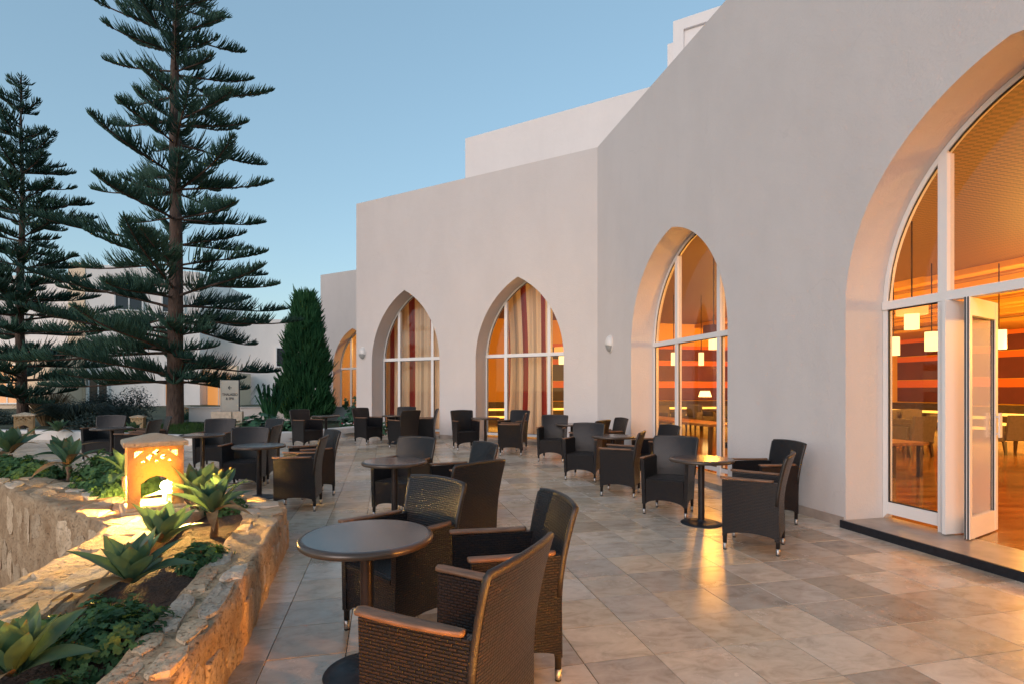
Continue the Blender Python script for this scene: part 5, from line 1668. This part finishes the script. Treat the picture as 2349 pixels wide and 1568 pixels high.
shrub((-16.6, 20.5, .2), .9, .8, 1.0, 4500, .075, SHRUB, 'grey green shrub beside the smaller pine')
shrub((-18.9, 19.5, .2), 1.2, .9, .7, 4000, .08, SHRUB, 'low shrub at the left edge below the smaller pine')
shrub((-8.9, 24.5, .3), .8, .6, .95, 2200, .07, SHRUB, 'bluish shrub above the low white wall by the conifer')
shrub((-10.3, 24.8, .3), .7, .6, .8, 1800, .07, SHRUB, 'bluish shrub above the low white wall near the sign')
shrub((-12.9, 16.4, .25), 1.0, .6, .55, 1800, .07, SHRUB, 'low spreading shrub between the lantern and the armchairs')
shrub((-13.7, 23.3, .25), .8, .5, .55, 1300, .07, BROAD, 'low green shrub at the foot of the lit entrance')
# feather grass
def tuft(loc, r, h, n, label, m=DRYG, wd=.012):
    t = thing('ornamental_grass', label, 'grass clump', loc)
    r0 = rng.uniform(0, 2 * np.pi, n); lean = rng.uniform(.1, 1, n) ** .7
    base = np.stack([.15 * r * np.cos(r0), .15 * r * np.sin(r0), np.zeros(n)], 1); o = np.stack([np.cos(r0), np.sin(r0), np.zeros(n)], 1) * (lean * r)[:, None]
    hh = h * rng.uniform(.6, 1, n)
    q = np.stack([base, base + o * .35 + np.stack([0 * hh, 0 * hh, hh * .6], 1), base + o * .75 + np.stack([0 * hh, 0 * hh, hh], 1), base + o * 1.1 + np.stack([0 * hh, 0 * hh, hh * (1 - .25 * lean)], 1)], 1)
    V, F = tubes_np(q, np.tile(np.array([.8, 1, .8, .1]) * wd, (n, 1)), 3)
    put('blades', np_mesh('blades', V, F, m), t)
    return t
tuft((-16.4, 19.0, .2), .8, 1.25, 260, 'pale feathery pampas grass clump near the smaller pine')
tuft((-14.2, 17.6, .2), 1.0, .9, 420, 'dark arching grass clump in front of the grey shrub', SHRUB, .016)
tuft((-8.35, 18.6, .25), .55, 1.5, 60, 'arching palm like fronds right behind the sign', CYPR, .03)

# ------------------------------------------------------------------ far hotel wing behind the trees
fh = thing('far_hotel_wing', 'white and cream multi storey hotel wing behind the pines', 'building')
def far_wall(poly, z0, z1, m):
    b = MB(); b.prism(poly, z0, z1); return b.build('wall', m, fh)
far_wall([(-60, 37.8), (-32.6, 38.0), (-32.6, 46), (-60, 46)], -1, 4.4, CREAM_PLASTER)
far_wall([(-66, 36), (-34.5, 41.9), (-40, 52), (-66, 50)], 4.401, 10.2, FAR_PLASTER)
far_wall([(-33.72, 40.9), (-32.42, 40.9), (-32.42, 42.5), (-33.72, 42.5)], -1, 11.1, CREAM_PLASTER)
far_wall([(-32.41, 40.95), (-25.5, 44.0), (-27, 54), (-34.0, 50)], -1, 11.05, FAR_PLASTER)
far_wall([(-26.2, 47.0), (-24.0, 47.0), (-10.0, 52.5), (-14, 66), (-27, 60)], -1, 7.75, FAR_PLASTER)
WINDK = mat('dark_window', (.02, .025, .035), .12)
LITW = emit('lit_window', (1, .36, .05), .13)
def far_window(p, q, z0, z1, lit=False, nm=2):
    dx, dy = q[0] - p[0], q[1] - p[1]; L_ = math.hypot(dx, dy); ax = (dx / L_, dy / L_); nn_ = (ax[1], -ax[0])
    T = lambda u, d, z: (p[0] + ax[0] * u + nn_[0] * d, p[1] + ax[1] * u + nn_[1] * d, z)
    w = bpy.data.objects.new('window', None); COL.objects.link(w); w.parent = fh
    b = MB()
    b.box(-.10, 0, .0, .14, z0 - .1, z1 + .1, T=T); b.box(L_, L_ + .10, .0, .14, z0 - .1, z1 + .1, T=T); b.box(0, L_, .0, .14, z1, z1 + .1, T=T); b.box(0, L_, .0, .16, z0 - .1, z0, T=T)
    for k in range(1, nm): b.box(L_ * k / nm - .04, L_ * k / nm + .04, .03, .10, z0, z1, T=T)
    b.build('frame', FRAME, w)
    b = MB(); b.box(0, L_, .02, .05, z0, z1, T=T); b.build('pane', LITW if lit else WINDK, w)
def along(p, d, t0, t1): return (p[0] + d[0] * t0, p[1] + d[1] * t0), (p[0] + d[0] * t1, p[1] + d[1] * t1)
TD = (.9147, .4040)
far_window(*along((-32.41, 40.95), TD, 1.9, 3.6), 7.7, 9.0)
far_window(*along((-32.41, 40.95), TD, 5.0, 6.4), 7.7, 9.0)
far_window(*along((-32.41, 40.95), TD, .25, 1.35), .4, 2.6)
far_window(*along((-32.41, 40.95), TD, 5.2, 6.1), .3, 2.5, True)
far_window(*along((-24.0, 47.0), (.9307, .3656), 3.2, 4.6), 3.6, 5.2)
far_window(*along((-24.0, 47.0), (.9307, .3656), 7.0, 8.3), .3, 2.6, True)
far_window((-36.4, 37.95), (-34.6, 37.965), .6, 3.2, True)
far_window((-41.5, 37.9), (-39.0, 37.92), .6, 3.2)
for t0 in (3, 8, 13, 18, 23, 27.5): far_window(*along((-66, 36), (.983, .1841), t0, t0 + 1.6), 5.8, 7.3)
# lit entrance recess
b = MB(); b.box(-28.6, -22.8, 44.6, 45.0, 2.9, 3.5); b.box(-28.6, -28.2, 44.6, 47, -1, 2.9); b.box(-23.2, -22.8, 44.6, 47, -1, 2.9); b.build('porch', CREAM_PLASTER, fh)
far_window((-27.6, 45.3), (-23.8, 45.6), .0, 2.7, True, 4)
lamp_light((-25.6, 44.0, 2.4), 7, .2, (1, .55, .18))
lamp_light((-35.0, 36.6, 2.6), 9, .2, (1, .6, .25))
